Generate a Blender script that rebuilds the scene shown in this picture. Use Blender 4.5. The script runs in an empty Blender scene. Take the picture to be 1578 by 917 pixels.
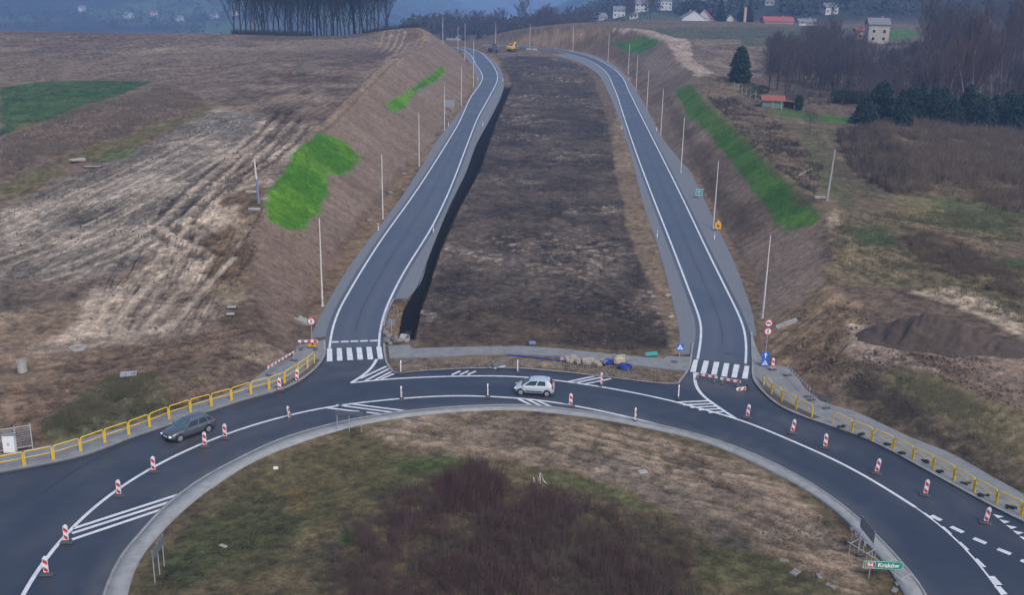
import bpy, bmesh, math, random
import numpy as np
from mathutils import Vector, Matrix
from mathutils.geometry import delaunay_2d_cdt

S = bpy.context.scene
COL = S.collection
# ------------------------------------------------------------------ camera
FPX, PITCH, ROLL, HC = 1500.0, math.radians(16.4), math.radians(-1.2), 33.0
cp, sp, cr, sr = math.cos(PITCH), math.sin(PITCH), math.cos(ROLL), math.sin(ROLL)
cam = bpy.data.cameras.new('camera')
cam.sensor_width = 36.0
cam.lens = 36.0 * FPX / 1578.0
cam.clip_start = 0.5
cam.clip_end = 12000
camo = bpy.data.objects.new('camera', cam)
COL.objects.link(camo)
fx = Vector((cr, 0, 0)) + Vector((0, sp, cp)) * (-sr)
fu = Vector((sr, 0, 0)) + Vector((0, sp, cp)) * cr
ff = Vector((0, cp, -sp))
camo.matrix_world = Matrix(((fx.x, fu.x, -ff.x, 0), (fx.y, fu.y, -ff.y, 0), (fx.z, fu.z, -ff.z, HC), (0, 0, 0, 1)))
S.camera = camo
# ------------------------------------------------------------------ light
SUN_EL, SUN_AZ = math.radians(48), math.radians(150)   # azimuth from +Y clockwise
W = bpy.data.worlds.new('World')
S.world = W
W.use_nodes = True
nt = W.node_tree
bg = nt.nodes['Background']
sky = nt.nodes.new('ShaderNodeTexSky')
sky.sky_type = 'NISHITA'
sky.sun_disc = False
sky.sun_elevation = SUN_EL
sky.sun_rotation = SUN_AZ
sky.air_density = 1.0
sky.dust_density = 3.0
sky.ozone_density = 2.0
nt.links.new(sky.outputs[0], bg.inputs[0])
bg.inputs[1].default_value = 0.125
sl = bpy.data.lights.new('sun', 'SUN')
sl.energy = 1.3
sl.angle = math.radians(16)
sl.color = (1.0, 0.975, 0.94)
so = bpy.data.objects.new('sun', sl)
COL.objects.link(so)
sd_ = Vector((math.sin(SUN_AZ) * math.cos(SUN_EL), math.cos(SUN_AZ) * math.cos(SUN_EL), math.sin(SUN_EL)))
so.rotation_euler = sd_.to_track_quat('Z', 'Y').to_euler()
so.location = (0, 0, 120)
S.view_settings.view_transform = 'Standard'
S.view_settings.look = 'None'
S.view_settings.gamma = 1.0
S.view_settings.exposure = 0.5
S.render.engine = 'CYCLES'
S.cycles.use_denoising = True
S.cycles.max_bounces = 5
S.cycles.diffuse_bounces = 2
S.cycles.volume_bounces = 1
S.cycles.volume_step_rate = 4

rng = np.random.default_rng(7)
random.seed(7)

# ------------------------------------------------------------------ tagging
def tag(o, label=None, cat=None, group=None, kind=None):
    if label: o['label'] = label
    if cat: o['category'] = cat
    if group: o['group'] = group
    if kind: o['kind'] = kind
    return o

def empty(name, loc, rz=0.0, label=None, cat=None, group=None):
    o = bpy.data.objects.new(name, None)
    o.empty_display_size = 0.3
    COL.objects.link(o)
    o.location = loc
    o.rotation_euler = (0, 0, rz)
    return tag(o, label, cat, group)

def copy_tree(o, parent=None):
    c = o.copy()
    COL.objects.link(c)
    c.parent = parent
    for ch in o.children:
        copy_tree(ch, c)
    return c

def mesh_np(name, V, faces, mat=None, parent=None, smooth=False, mats=None, mi=None):
    """faces: (n,k) int array, or list of index lists"""
    me = bpy.data.meshes.new(name)
    V = np.asarray(V, np.float32)
    if isinstance(faces, np.ndarray):
        n, k = faces.shape
        me.vertices.add(len(V)); me.vertices.foreach_set('co', V.ravel())
        me.loops.add(n * k); me.loops.foreach_set('vertex_index', faces.astype(np.int32).ravel())
        me.polygons.add(n)
        me.polygons.foreach_set('loop_start', np.arange(0, n * k, k, dtype=np.int32))
        me.polygons.foreach_set('loop_total', np.full(n, k, np.int32))
        me.update(calc_edges=True)
    else:
        me.from_pydata([tuple(map(float, v)) for v in V], [], [list(map(int, f)) for f in faces])
        me.update()
    for m in (mats or ([mat] if mat else [])):
        me.materials.append(m)
    if mi is not None:
        me.polygons.foreach_set('material_index', np.asarray(mi, np.int32))
    if smooth:
        me.polygons.foreach_set('use_smooth', np.ones(len(me.polygons), bool))
    o = bpy.data.objects.new(name, me)
    COL.objects.link(o)
    if parent is not None: o.parent = parent
    return o

# ------------------------------------------------------------------ mesh builder
class MB:
    def __init__(s): s.v = []; s.f = []; s.m = []
    def add(s, vs, fs, m=0):
        b = len(s.v); s.v += [tuple(map(float, v)) for v in vs]
        s.f += [[b + i for i in f] for f in fs]; s.m += [m] * len(fs)
    def box(s, c, d, rz=0.0, m=0, bev=0.0, rx=0.0, ry=0.0):
        x, y, z = d[0] / 2, d[1] / 2, d[2] / 2
        if bev > 0:
            b = min(bev, x * .9, y * .9, z * .9)
            pts = []
            for (zz, i) in ((-z, b), (-z + b, 0), (z - b, 0), (z, b)):
                X, Y = x - i, y - i
                c8 = [(-X + b, -Y), (X - b, -Y), (X, -Y + b), (X, Y - b), (X - b, Y), (-X + b, Y), (-X, Y - b), (-X, -Y + b)]
                pts += [(p[0], p[1], zz) for p in c8]
            fs = [[7 - i for i in range(8)], [24 + i for i in range(8)]]
            for k in range(3):
                for i in range(8):
                    j = (i + 1) % 8
                    fs.append([k * 8 + i, k * 8 + j, k * 8 + 8 + j, k * 8 + 8 + i])
        else:
            pts = [(-x, -y, -z), (x, -y, -z), (x, y, -z), (-x, y, -z), (-x, -y, z), (x, -y, z), (x, y, z), (-x, y, z)]
            fs = [[0, 3, 2, 1], [4, 5, 6, 7], [0, 1, 5, 4], [1, 2, 6, 5], [2, 3, 7, 6], [3, 0, 4, 7]]
        M = Matrix.Translation(c) @ Matrix.Rotation(rz, 4, 'Z') @ Matrix.Rotation(ry, 4, 'Y') @ Matrix.Rotation(rx, 4, 'X')
        s.add([M @ Vector(p) for p in pts], fs, m)
    def tube(s, pts, r, n=8, m=0, cap=True):
        pts = [Vector(p) for p in pts]
        rs = r if isinstance(r, (list, tuple)) else [r] * len(pts)
        vs = []; fs = []
        up = None
        for i, p in enumerate(pts):
            t = (pts[min(i + 1, len(pts) - 1)] - pts[max(i - 1, 0)]).normalized()
            if up is None:
                up = Vector((0, 0, 1)) if abs(t.z) < .9 else Vector((1, 0, 0))
            a = t.cross(up).normalized(); b = a.cross(t).normalized(); up = b
            for k in range(n):
                q = 2 * math.pi * k / n
                vs.append(p + (a * math.cos(q) + b * math.sin(q)) * rs[i])
        for i in range(len(pts) - 1):
            for k in range(n):
                l = (k + 1) % n
                fs.append([i * n + k, i * n + l, i * n + n + l, i * n + n + k])
        if cap:
            fs.append([n - 1 - k for k in range(n)]); fs.append([(len(pts) - 1) * n + k for k in range(n)])
        s.add(vs, fs, m)
    def cyl(s, c, r, h, n=16, m=0, r2=None, axis='Z'):
        d = {'Z': (0, 0, h), 'X': (h, 0, 0), 'Y': (0, h, 0)}[axis]
        s.tube([Vector(c), Vector(c) + Vector(d)], [r, r2 if r2 is not None else r], n, m)
    def prism(s, poly, t, M=Matrix(), m=0):
        """poly in local XZ plane, thickness t along local Y (front at y=0, facing -Y)"""
        n = len(poly)
        vs = [M @ Vector((p[0], 0, p[1])) for p in poly] + [M @ Vector((p[0], t, p[1])) for p in poly]
        fs = [list(range(n)), [2 * n - 1 - i for i in range(n)]] + [[i, i + n, (i + 1) % n + n, (i + 1) % n] for i in range(n)]
        s.add(vs, fs, m)
    def build(s, name, mat, parent=None, smooth=False, auto=None):
        mats = mat if isinstance(mat, (list, tuple)) else [mat]
        o = mesh_np(name, np.array(s.v), s.f, mats=mats, mi=s.m, parent=parent, smooth=smooth or auto is not None)
        if auto is not None:
            bm = bmesh.new(); bm.from_mesh(o.data)
            for e in bm.edges:
                if len(e.link_faces) == 2 and e.calc_face_angle(0) > auto: e.smooth = False
            bm.to_mesh(o.data); bm.free()
        return o

# ------------------------------------------------------------------ materials
def mat(name, col, rough=.7, metal=0.0, var=0.0, scale=3.0, bump=0.0, col2=None, spec=None, stretch=None):
    m = bpy.data.materials.new(name); m.use_nodes = True
    n = m.node_tree.nodes; l = m.node_tree.links; b = n['Principled BSDF']
    b.inputs['Roughness'].default_value = rough; b.inputs['Metallic'].default_value = metal
    b.inputs['Base Color'].default_value = (*col, 1)
    if spec is not None: b.inputs['Specular IOR Level'].default_value = spec
    if var > 0 or bump > 0 or col2:
        tc = n.new('ShaderNodeTexCoord'); nz = n.new('ShaderNodeTexNoise')
        src = tc.outputs['Object']
        if stretch:
            mp = n.new('ShaderNodeMapping'); mp.inputs['Scale'].default_value = stretch
            l.new(src, mp.inputs[0]); src = mp.outputs[0]
        nz.inputs['Scale'].default_value = scale; nz.inputs['Detail'].default_value = 6; nz.inputs['Roughness'].default_value = .65
        l.new(src, nz.inputs['Vector'])
        r = n.new('ShaderNodeValToRGB')
        c2 = col2 or tuple(min(1, c * (1 + var)) for c in col)
        c1 = col if col2 else tuple(c * (1 - var) for c in col)
        r.color_ramp.elements[0].position = .3; r.color_ramp.elements[1].position = .7
        r.color_ramp.elements[0].color = (*c1, 1); r.color_ramp.elements[1].color = (*c2, 1)
        l.new(nz.outputs[0], r.inputs[0]); l.new(r.outputs[0], b.inputs['Base Color'])
        if bump > 0:
            bp = n.new('ShaderNodeBump'); bp.inputs['Strength'].default_value = bump; bp.inputs['Distance'].default_value = .05
            l.new(nz.outputs[0], bp.inputs['Height']); l.new(bp.outputs[0], b.inputs['Normal'])
    return m

# ------------------------------------------------------------------ numpy noise
def _hash(ix, iy, seed):
    h = (ix.astype(np.int64) * 374761393 + iy.astype(np.int64) * 668265263 + seed * 1442695041) & 0xffffffff
    h = ((h ^ (h >> 13)) * 1274126177) & 0xffffffff
    h = h ^ (h >> 16)
    return (h & 0xffff).astype(np.float32) / 65535.0
def vnoise(x, y, seed=0):
    ix = np.floor(x); iy = np.floor(y)
    fx_ = (x - ix).astype(np.float32); fy_ = (y - iy).astype(np.float32)
    fx_ = fx_ * fx_ * (3 - 2 * fx_); fy_ = fy_ * fy_ * (3 - 2 * fy_)
    a = _hash(ix, iy, seed); b = _hash(ix + 1, iy, seed); c = _hash(ix, iy + 1, seed); d = _hash(ix + 1, iy + 1, seed)
    return (a + (b - a) * fx_) * (1 - fy_) + (c + (d - c) * fx_) * fy_
def fbm(x, y, oct=4, seed=0, gain=.5):
    s = 0; a = 1.0; t = 0
    for i in range(oct):
        s = s + a * vnoise(x * 2 ** i + 17.3 * i, y * 2 ** i + 9.1 * i, seed + i); t += a; a *= gain
    return s / t - .5
def sstep(a, b, x):
    t = np.clip((x - a) / (b - a), 0, 1); return t * t * (3 - 2 * t)

# ------------------------------------------------------------------ terrain shape
def rays(p):
    p = np.asarray(p, float).reshape(-1, 2); x = p[:, 0] - 789; y = p[:, 1] - 458.5
    x, y = cr * x - sr * y, sr * x + cr * y
    return np.stack([x, FPX * cp - y * sp, -FPX * sp - y * cp], 1) / FPX
def zr(Y):
    """long profile of the new road: level at the roundabout, then a steady 5.8 % climb to a crest"""
    Y = np.asarray(Y, float)
    t = np.clip((Y - 88) / 28, 0, 1); a = np.where(Y < 116, 14 * t * t, Y - 102)
    b = np.where(Y < 470, 0.02 * np.clip(Y - 430, 0, None) ** 2, (Y - 450) * 1.6)
    return 0.058 * (a - b)
def march(p, fn, tmin=30, tmax=1500, n=900):
    d = rays(p); t = np.geomspace(tmin, tmax, n)
    X = d[:, :1] * t; Y = d[:, 1:2] * t; Z = HC + d[:, 2:] * t
    g = Z - fn(X, Y)
    below = g < 0
    k = np.where(below.any(1), below.argmax(1), n - 1); k = np.clip(k, 1, n - 1)
    i = np.arange(len(d)); ga = g[i, k - 1]; gb = g[i, k]
    lo = t[k - 1].copy(); hi = t[k].copy()
    for _ in range(14):
        mid = (lo + hi) / 2
        gm = HC + d[:, 2] * mid - fn(d[:, 0] * mid, d[:, 1] * mid)
        lo = np.where(gm > 0, mid, lo); hi = np.where(gm > 0, hi, mid)
    tt = (lo + hi) / 2
    return d * tt[:, None] + np.array([0, 0, HC])
def sdist(X, Y, poly):
    X = np.asarray(X, np.float64); Y = np.asarray(Y, np.float64)
    d2 = np.full(X.shape, 1e18); ins = np.zeros(X.shape, bool); n = len(poly)
    for i in range(n):
        x0, y0 = poly[i][:2]; x1, y1 = poly[(i + 1) % n][:2]
        ex, ey = x1 - x0, y1 - y0
        t = np.clip(((X - x0) * ex + (Y - y0) * ey) / (ex * ex + ey * ey + 1e-12), 0, 1)
        d2 = np.minimum(d2, (X - x0 - ex * t) ** 2 + (Y - y0 - ey * t) ** 2)
        ins ^= ((y0 > Y) != (y1 > Y)) & (X < (x1 - x0) * (Y - y0) / (y1 - y0 + 1e-12) + x0)
    d = np.sqrt(d2); return np.where(ins, -d, d)
def ldist(X, Y, line):
    d2 = np.full(X.shape, 1e18)
    for i in range(len(line) - 1):
        x0, y0 = line[i][:2]; x1, y1 = line[i + 1][:2]; ex, ey = x1 - x0, y1 - y0
        t = np.clip(((X - x0) * ex + (Y - y0) * ey) / (ex * ex + ey * ey + 1e-12), 0, 1)
        d2 = np.minimum(d2, (X - x0 - ex * t) ** 2 + (Y - y0 - ey * t) ** 2)
    return np.sqrt(d2)
flat = lambda X, Y: zr(Y)
T = lambda pts: [tuple(p[:2]) for p in march(pts, flat)]

LTOE = [(470,490),(476,450),(522,397),(557,347),(583,319),(608,283),(636,253),(666,220),(681,195),(704,167),(724,142),(727,119),(717,91),(701,76)]
LBACK = [(0,705),(52,694),(122,680),(177,665),(253,641),(322,617),(367,602),(415,569),(451,551),(457,535)]
RTOE = [(1178,530),(1170,435),(1147,402),(1127,372),(1102,321),(1077,276),(1049,248),(1028,220),(1008,177),(995,152),(983,132),(967,109),(945,94),(907,81),(881,76),(826,71),(780,65)]
RBACK = [(1180,566),(1211,567),(1241,602),(1275,625),(1300,631),(1368,660),(1406,678),(1462,700),(1514,729),(1578,765)]
lback, ltoe, rtoe, rback = T(LBACK), T(LTOE), T(RTOE), T(RBACK)
FLATP = [(-420, 5), (-72, 46)] + lback + ltoe + [(-60, 470), (-110, 560), (-60, 580), (-20, 500)] + rtoe[::-1] + rback + [(52, 46), (75, 28), (420, -60), (420, -200), (-420, -200)]
def slopek(Y): return 1.5 + .9 * np.clip((112 - Y) / 17, 0, 1)
def bankz(X, Y): return zr(Y) + np.clip(sdist(X, Y, FLATP), 0, None) / slopek(Y)
LCREST = [(643,43),(664,61),(628,84),(577,114),(552,144),(522,172),(496,195),(480,205),(440,262),(410,320),(400,350),(392,400),(385,470),(378,530)]
RCREST = [(930,40),(998,49),(1021,61),(1036,84),(1049,99),(1069,117),(1084,155),(1117,182),(1147,210),(1203,268),(1241,304),(1267,321),(1270,350),(1275,400),(1268,440),(1290,470),(1300,520)]
lcrest = march(LCREST, bankz); rcrest = march(RCREST, bankz)
ctrl = [tuple(p) for p in lcrest] + [tuple(p) for p in rcrest]
for X in (-58, -95, -150, -230):
    for (Y, z) in ((60, .8), (76, 1.6), (100, 3.4), (130, 7.2), (170, 11.8), (230, 16.8), (300, 20.8), (350, 23.2), (385, 22.6), (470, 13), (600, -6)):
        s = (-X - 58) * .004
        if X == -230 and Y < 130: continue
        ctrl.append((X, Y, z - s * (Y / 200)))
for (X, Y, z) in ((45, 78, 4.0), (60, 64, 3.0), (60, 100, 5.8), (60, 130, 7.6), (100, 70, 5), (100, 130, 7.6), (100, 100, 6.2), (75, 160, 9), (75, 210, 12), (110, 170, 9), (110, 210, 11.2),
                  (150, 130, 7), (150, 200, 10.5), (100, 250, 13.8), (140, 250, 12.5), (200, 250, 12), (80, 300, 18.6), (100, 330, 21), (150, 330, 21), (220, 350, 21),
                  (60, 480, 28.8), (150, 480, 28.5), (240, 480, 27), (70, 400, 26.5), (150, 400, 25.2), (240, 130, 7), (0, 520, 24), (60, 560, 29),
                  (-34, 400, 25), (-40, 430, 21), (150, 600, 30), (20, 640, 22), (-60, 640, 16), (-20, 40, 1), (20, 40, 1), (-20, 90, 2), (20, 90, 2)):
    ctrl.append((X, Y, z))
C_ = np.array(ctrl); cx = C_[:, :2] / 100
def _k(r2): return np.where(r2 > 1e-12, .5 * r2 * np.log(np.maximum(r2, 1e-12)), 0)
_A = _k(((cx[:, None] - cx[None]) ** 2).sum(2)) + np.eye(len(cx)) * .004
_P = np.c_[np.ones(len(cx)), cx]
_M = np.block([[_A, _P], [_P.T, np.zeros((3, 3))]])
_w = np.linalg.solve(_M, np.r_[C_[:, 2], 0, 0, 0])
def plat(X, Y):
    Xs = np.asarray(X, float) / 100; Ys = np.asarray(Y, float) / 100
    z = _w[-3] + _w[-2] * Xs + _w[-1] * Ys
    for i in range(len(cx)):
        z = z + _w[i] * _k((Xs - cx[i, 0]) ** 2 + (Ys - cx[i, 1]) ** 2)
    return z
def farz(X, Y):
    a = X / np.maximum(Y, 1)
    n = fbm(X / 260, Y / 260, 4, 50)
    left = -14 + 150 * sstep(1000, 2700, Y) + 26 * n + 50 * sstep(2300, 3300, Y)
    mid = 18 - 24 * sstep(680, 1300, Y) + 5 * n + (100 + 40 * n) * sstep(2500, 3300, Y) * sstep(-.005, -.11, a) 
    right = 20 + 9 * sstep(.02, .14, a) + 9 * n + (Y - 560) * (.05 + .13 * sstep(.16, .42, a)) * sstep(560, 700, Y)
    right = np.minimum(right, 150 + 20 * n)
    wl = sstep(-.1, -.2, a); wr = sstep(-.02, .14, a)
    return mid * (1 - wl) * (1 - wr) + left * wl + right * wr
def H0(X, Y):
    X = np.asarray(X, float); Y = np.asarray(Y, float)
    d = sdist(X, Y, FLATP); zf = zr(Y)
    Yc = np.clip(Y, 0, 700)
    pl = np.where(Y < 640, plat(np.clip(X, -330, 330), Yc), 0)
    w = sstep(480, 620, Y)
    pl = pl * (1 - w) + np.where(w > 0, farz(X, Y), 0) * w
    sl_ = zf + np.clip(d, 0, None) / slopek(Y)
    pl = np.where(Y < 500, np.maximum(pl, zf + .05), pl)
    r = .5
    h = np.clip(.5 + .5 * (pl - sl_) / r, 0, 1)
    z = pl * (1 - h) + sl_ * h - r * h * (1 - h) * (h < 1) * (h > 0)
    inside = d <= 0
    w2 = sstep(440, 520, Y)
    return np.where(inside & (Y < 520), zf * (1 - w2) + np.minimum(zf, pl) * w2, z)
def G(pts):
    return march(pts, H0)
def g1(x, y):
    p = G([(x, y)])[0]; return Vector(p)
def HZ(x, y): return float(H0(np.array([x]), np.array([y]))[0])

# ------------------------------------------------------------------ ground zones (outlines of real soil / grass areas)
ROADZ = []   # filled below: (X,Y) polygons the ground must stay smooth under
def xyz2(px): return [tuple(p[:2]) for p in G(px)]

# line work of the road -------------------------------------------------
L_L = [(507.7,537.5),(510,518),(515,498),(524,475),(538,450),(583,377),(633.5,306),(689,220),(704,195),(727,147),(741,127),(743.5,120),(741,110),(734.6,101),(717,78.6),(709,75),(691,72)]
L_R = [(584,535),(584.5,518),(587.6,501),(594,478),(606.6,450),(666,349),(721,220),(734.6,185),(755,147),(766,124),(767,117),(764,108),(752,91),(732,77),(712,72)]
R_L = [(1075,554),(1080,523),(1080.4,500.7),(1071.5,473),(1062.6,450),(1036,380),(1008,309),(975,220),(962.5,182.5),(945,132),(932,109),(907,92.5),(881,83.7),(843,76),(818,73),(785,71),(740,70)]
R_R = [(1149,561),(1150,534),(1147.6,511),(1135,478),(1121,450),(1094,395),(1059,321),(1009,220),(990,182.5),(970,142),(955,114),(937,100),(907,86),(881,79),(836,72),(800,69.5),(745,68)]
def resample(pts, step):
    P = np.array([p[:2] for p in pts], float)
    d = np.r_[0, np.cumsum(np.hypot(*np.diff(P, axis=0).T))]
    # Catmull-Rom style smooth: dense cubic via local averaging
    n = max(2, int(d[-1] / step) + 1); s = np.linspace(0, d[-1], n)
    # monotone cubic hermite on each coordinate
    def herm(v):
        m = np.gradient(v, d); k = np.clip(np.searchsorted(d, s, 'right') - 1, 0, len(d) - 2)
        h = d[k + 1] - d[k]; t = (s - d[k]) / h
        return (2*t**3-3*t**2+1)*v[k] + (t**3-2*t**2+t)*h*m[k] + (-2*t**3+3*t**2)*v[k+1] + (t**3-t**2)*h*m[k+1]
    return np.stack([herm(P[:, 0]), herm(P[:, 1])], 1)
def smooth(P, it=4):
    P = P.copy()
    for _ in range(it): P[1:-1] = .25 * P[:-2] + .5 * P[1:-1] + .25 * P[2:]
    return P
def normals(P):
    t = np.gradient(P, axis=0); t /= np.maximum(np.hypot(t[:, 0], t[:, 1]), 1e-9)[:, None]
    return np.stack([-t[:, 1], t[:, 0]], 1)
def strip(name, A, B, dz, mat_, across=1, kind='structure', parent=None, skirt=0.0):
    """sheet between two equally sampled lines that follows the road profile"""
    n = len(A); V = []; 
    for j in range(across + 1):
        t = j / across; Pm = A * (1 - t) + B * t
        V.append(np.c_[Pm, zr(Pm[:, 1]) + dz])
    if skirt:
        V = [np.c_[A, zr(A[:, 1]) + dz - skirt]] + V + [np.c_[B, zr(B[:, 1]) + dz - skirt]]
    m = len(V); V = np.concatenate(V); F = []
    for j in range(m - 1):
        i = np.arange(n - 1); F.append(np.stack([j * n + i, j * n + i + 1, (j + 1) * n + i + 1, (j + 1) * n + i], 1))
    F = np.concatenate(F)
    a, b, c = V[F[0, 0]], V[F[0, 1]], V[F[0, 2]]
    mid = F[len(F) // 2]; a, b, c = V[mid[0]], V[mid[1]], V[mid[2]]
    if np.cross(b - a, c - a)[2] < 0: F = F[:, ::-1]
    o = mesh_np(name, V, F, mat_, parent)
    if kind and parent is None: o['kind'] = kind
    return o
def ribbon(name, line, w, dz, mat_, parent=None, step=1.0, sm=2):
    P = smooth(resample(line, step), sm) if step else np.array([p[:2] for p in line], float); N = normals(P)
    return strip(name, P - N * w / 2, P + N * w / 2, dz, mat_, 1, parent=parent)
def sheet(name, poly, dz, mat_, grid=3.0, holes=(), kind='structure', rim=0.0, hfn=zr, parent=None):
    """triangulated sheet inside poly, following the profile, with an optional vertical rim"""
    def dens(pl):
        P = np.array([p[:2] for p in pl], float); out = []
        for i in range(len(P)):
            a, b = P[i], P[(i + 1) % len(P)]; k = max(1, int(np.hypot(*(b - a)) / grid))
            for j in range(k): out.append(a + (b - a) * j / k)
        return np.array(out)
    rings = [dens(poly)] + [dens(h) for h in holes]
    vs = []; es = []; 
    for r in rings:
        b = len(vs); vs += [Vector(p) for p in r]; es += [(b + i, b + (i + 1) % len(r)) for i in range(len(r))]
    P = rings[0]; x0, y0 = P.min(0); x1, y1 = P.max(0)
    gx, gy = np.meshgrid(np.arange(x0, x1, grid), np.arange(y0, y1, grid)); gx = gx.ravel() + .37 * grid * np.sin(gy.ravel()); gy = gy.ravel()
    d = sdist(gx, gy, rings[0]); ok = d < -grid * .35
    for r in rings[1:]: ok &= sdist(gx, gy, r) > grid * .35
    vs += [Vector((a, b)) for a, b in zip(gx[ok], gy[ok])]
    ov, oe, of, *_ = delaunay_2d_cdt(vs, es, [], 0, 1e-5)
    V = np.array([(v.x, v.y) for v in ov]); Fc = np.array([f for f in of if len(f) == 3])
    c = V[Fc].mean(1); keep = sdist(c[:, 0], c[:, 1], rings[0]) < 0
    for r in rings[1:]: keep &= sdist(c[:, 0], c[:, 1], r) > 0
    Fc = Fc[keep]
    a = V[Fc]; cr_ = (a[:, 1, 0] - a[:, 0, 0]) * (a[:, 2, 1] - a[:, 0, 1]) - (a[:, 1, 1] - a[:, 0, 1]) * (a[:, 2, 0] - a[:, 0, 0])
    Fc[cr_ < 0] = Fc[cr_ < 0][:, ::-1]
    V3 = np.c_[V, (hfn(V[:, 1]) if hfn is zr else hfn(V[:, 0], V[:, 1])) + dz]
    faces = [list(f) for f in Fc]; V3 = [tuple(v) for v in V3]
    if rim:
        for r in rings:
            b = len(V3); z = zr(r[:, 1]) + dz
            V3 += [(p[0], p[1], q) for p, q in zip(r, z)] + [(p[0], p[1], q - rim) for p, q in zip(r, z)]
            n = len(r); area = np.sum(r[:, 0] * np.roll(r[:, 1], -1) - np.roll(r[:, 0], -1) * r[:, 1])
            for i in range(n):
                j = (i + 1) % n; f = [b + n + i, b + n + j, b + j, b + i]
                faces.append(f if (area > 0) == (r is rings[0]) else f[::-1])
    o = mesh_np(name, np.array(V3), faces, mat_, parent)
    if kind and parent is None: o['kind'] = kind
    return o

M = {}
def asphalt(name, c, rough):
    m = bpy.data.materials.new(name); m.use_nodes = True
    n = m.node_tree.nodes; l = m.node_tree.links; b = n['Principled BSDF']
    tc = n.new('ShaderNodeTexCoord')
    big = n.new('ShaderNodeTexNoise'); big.inputs['Scale'].default_value = .12; big.inputs['Detail'].default_value = 5
    fine = n.new('ShaderNodeTexNoise'); fine.inputs['Scale'].default_value = 9; fine.inputs['Detail'].default_value = 4
    l.new(tc.outputs['Object'], big.inputs['Vector']); l.new(tc.outputs['Object'], fine.inputs['Vector'])
    mx = n.new('ShaderNodeMath'); mx.operation = 'MULTIPLY_ADD'; mx.inputs[1].default_value = .35
    l.new(fine.outputs[0], mx.inputs[0]); l.new(big.outputs[0], mx.inputs[2])
    r = n.new('ShaderNodeValToRGB'); r.color_ramp.elements[0].position = .45; r.color_ramp.elements[1].position = .9
    r.color_ramp.elements[0].color = (*[x * .8 for x in c], 1); r.color_ramp.elements[1].color = (*[x * 1.25 for x in c], 1)
    at = n.new('ShaderNodeAttribute'); at.attribute_name = 'Wear'
    m2 = n.new('ShaderNodeMix'); m2.data_type = 'RGBA'; m2.inputs[7].default_value = (.135, .128, .118, 1)
    l.new(mx.outputs[0], r.inputs[0]); l.new(r.outputs[0], m2.inputs[6]); l.new(at.outputs['Fac'], m2.inputs[0]); l.new(m2.outputs[2], b.inputs['Base Color'])
    r2 = n.new('ShaderNodeMapRange'); r2.inputs[1].default_value = .3; r2.inputs[2].default_value = .7
    r2.inputs[3].default_value = rough - .1; r2.inputs[4].default_value = rough + .12
    l.new(big.outputs[0], r2.inputs[0]); l.new(r2.outputs[0], b.inputs['Roughness'])
    bp = n.new('ShaderNodeBump'); bp.inputs['Strength'].default_value = .15; bp.inputs['Distance'].default_value = .01
    l.new(fine.outputs[0], bp.inputs['Height']); l.new(bp.outputs[0], b.inputs['Normal'])
    return m
M['asphalt_ring'] = asphalt('fresh dark asphalt', (.029, .036, .054), .50)
M['asphalt_slip'] = asphalt('asphalt', (.062, .076, .108), .48)
M['paint'] = mat('road paint', (.50, .51, .53), .6, col2=(.72, .73, .75), scale=1.3)
M['gravel'] = mat('grey crushed stone', (.150, .163, .182), .9, var=.22, scale=5, bump=.4)
M['paver'] = mat('grey concrete pavers', (.20, .205, .205), .85, var=.2, scale=1.0, bump=.2)
M['kerb'] = mat('concrete kerb', (.25, .25, .245), .85, var=.25, scale=1.5, bump=.2)
M['apron'] = mat('pale concrete setts', (.27, .275, .275), .85, var=.2, scale=1.2, bump=.3)

# roundabout --------------------------------------------------------------
AP_OUT = [(165,917),(191,858),(219.6,824.7),(261,779.5),(310,742),(369.5,709.7),(400,694),(436.8,678),(552,647.7),(653.5,633.8),(730,628.3),(800,626.7),(856,631),(982.8,651.5),(1096.9,679.4),(1178,711),(1255.5,753.6),(1307,791),(1343,824.7),(1382,866),(1422,917)]
AP_IN = [(198,917),(214.5,866),(248,823.4),(284,787),(336,747),(400,708),(463.4,683),(552,656.6),(615.5,645),(679,637.6),(740,633.6),(800,632.5),(856,638),(983,658),(1079,680),(1178,722.6),(1242.6,757.5),(1289,791),(1330.5,835),(1359,866),(1392.5,917)]
ao = np.array(T(AP_OUT)); ai = np.array(T(AP_IN))
_Am = np.c_[2 * ao, np.ones(len(ao))]; _s = np.linalg.lstsq(_Am, (ao ** 2).sum(1), rcond=None)[0]
RC = _s[:2]; RR = math.sqrt(_s[2] + (_s[:2] ** 2).sum())
def polar(P):
    v = P - RC; a = np.arctan2(v[:, 1], v[:, 0]); a = np.where(a < -math.pi / 2, a + 2 * math.pi, a); r = np.hypot(v[:, 0], v[:, 1]); i = np.argsort(a); return a[i], r[i]
TH = np.linspace(-math.pi / 2, 1.5 * math.pi, 361)
def ring(P, it=10):
    a, r = polar(P); a_ = np.r_[a[0] - 1.2, a, a[-1] + 1.2]; r_ = np.r_[RR + (r.mean() - RR) , r, RR + (r.mean() - RR)]
    rr = np.interp(TH, a_, r_, left=r_[0], right=r_[-1])
    for _ in range(it): rr = .25 * np.roll(rr, 1) + .5 * rr + .25 * np.roll(rr, -1)
    return np.stack([RC[0] + rr * np.cos(TH), RC[1] + rr * np.sin(TH)], 1)
APO, API = ring(ao), ring(ai)
strip('roundabout_apron', API, APO, .14, M['apron'], 2, skirt=.16)
_k1 = smooth(APO, 1); _n = normals(APO)
strip('kerb', APO - _n * .02, APO + _n * (-.2), .165, M['kerb'], 1, skirt=.16)

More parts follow.
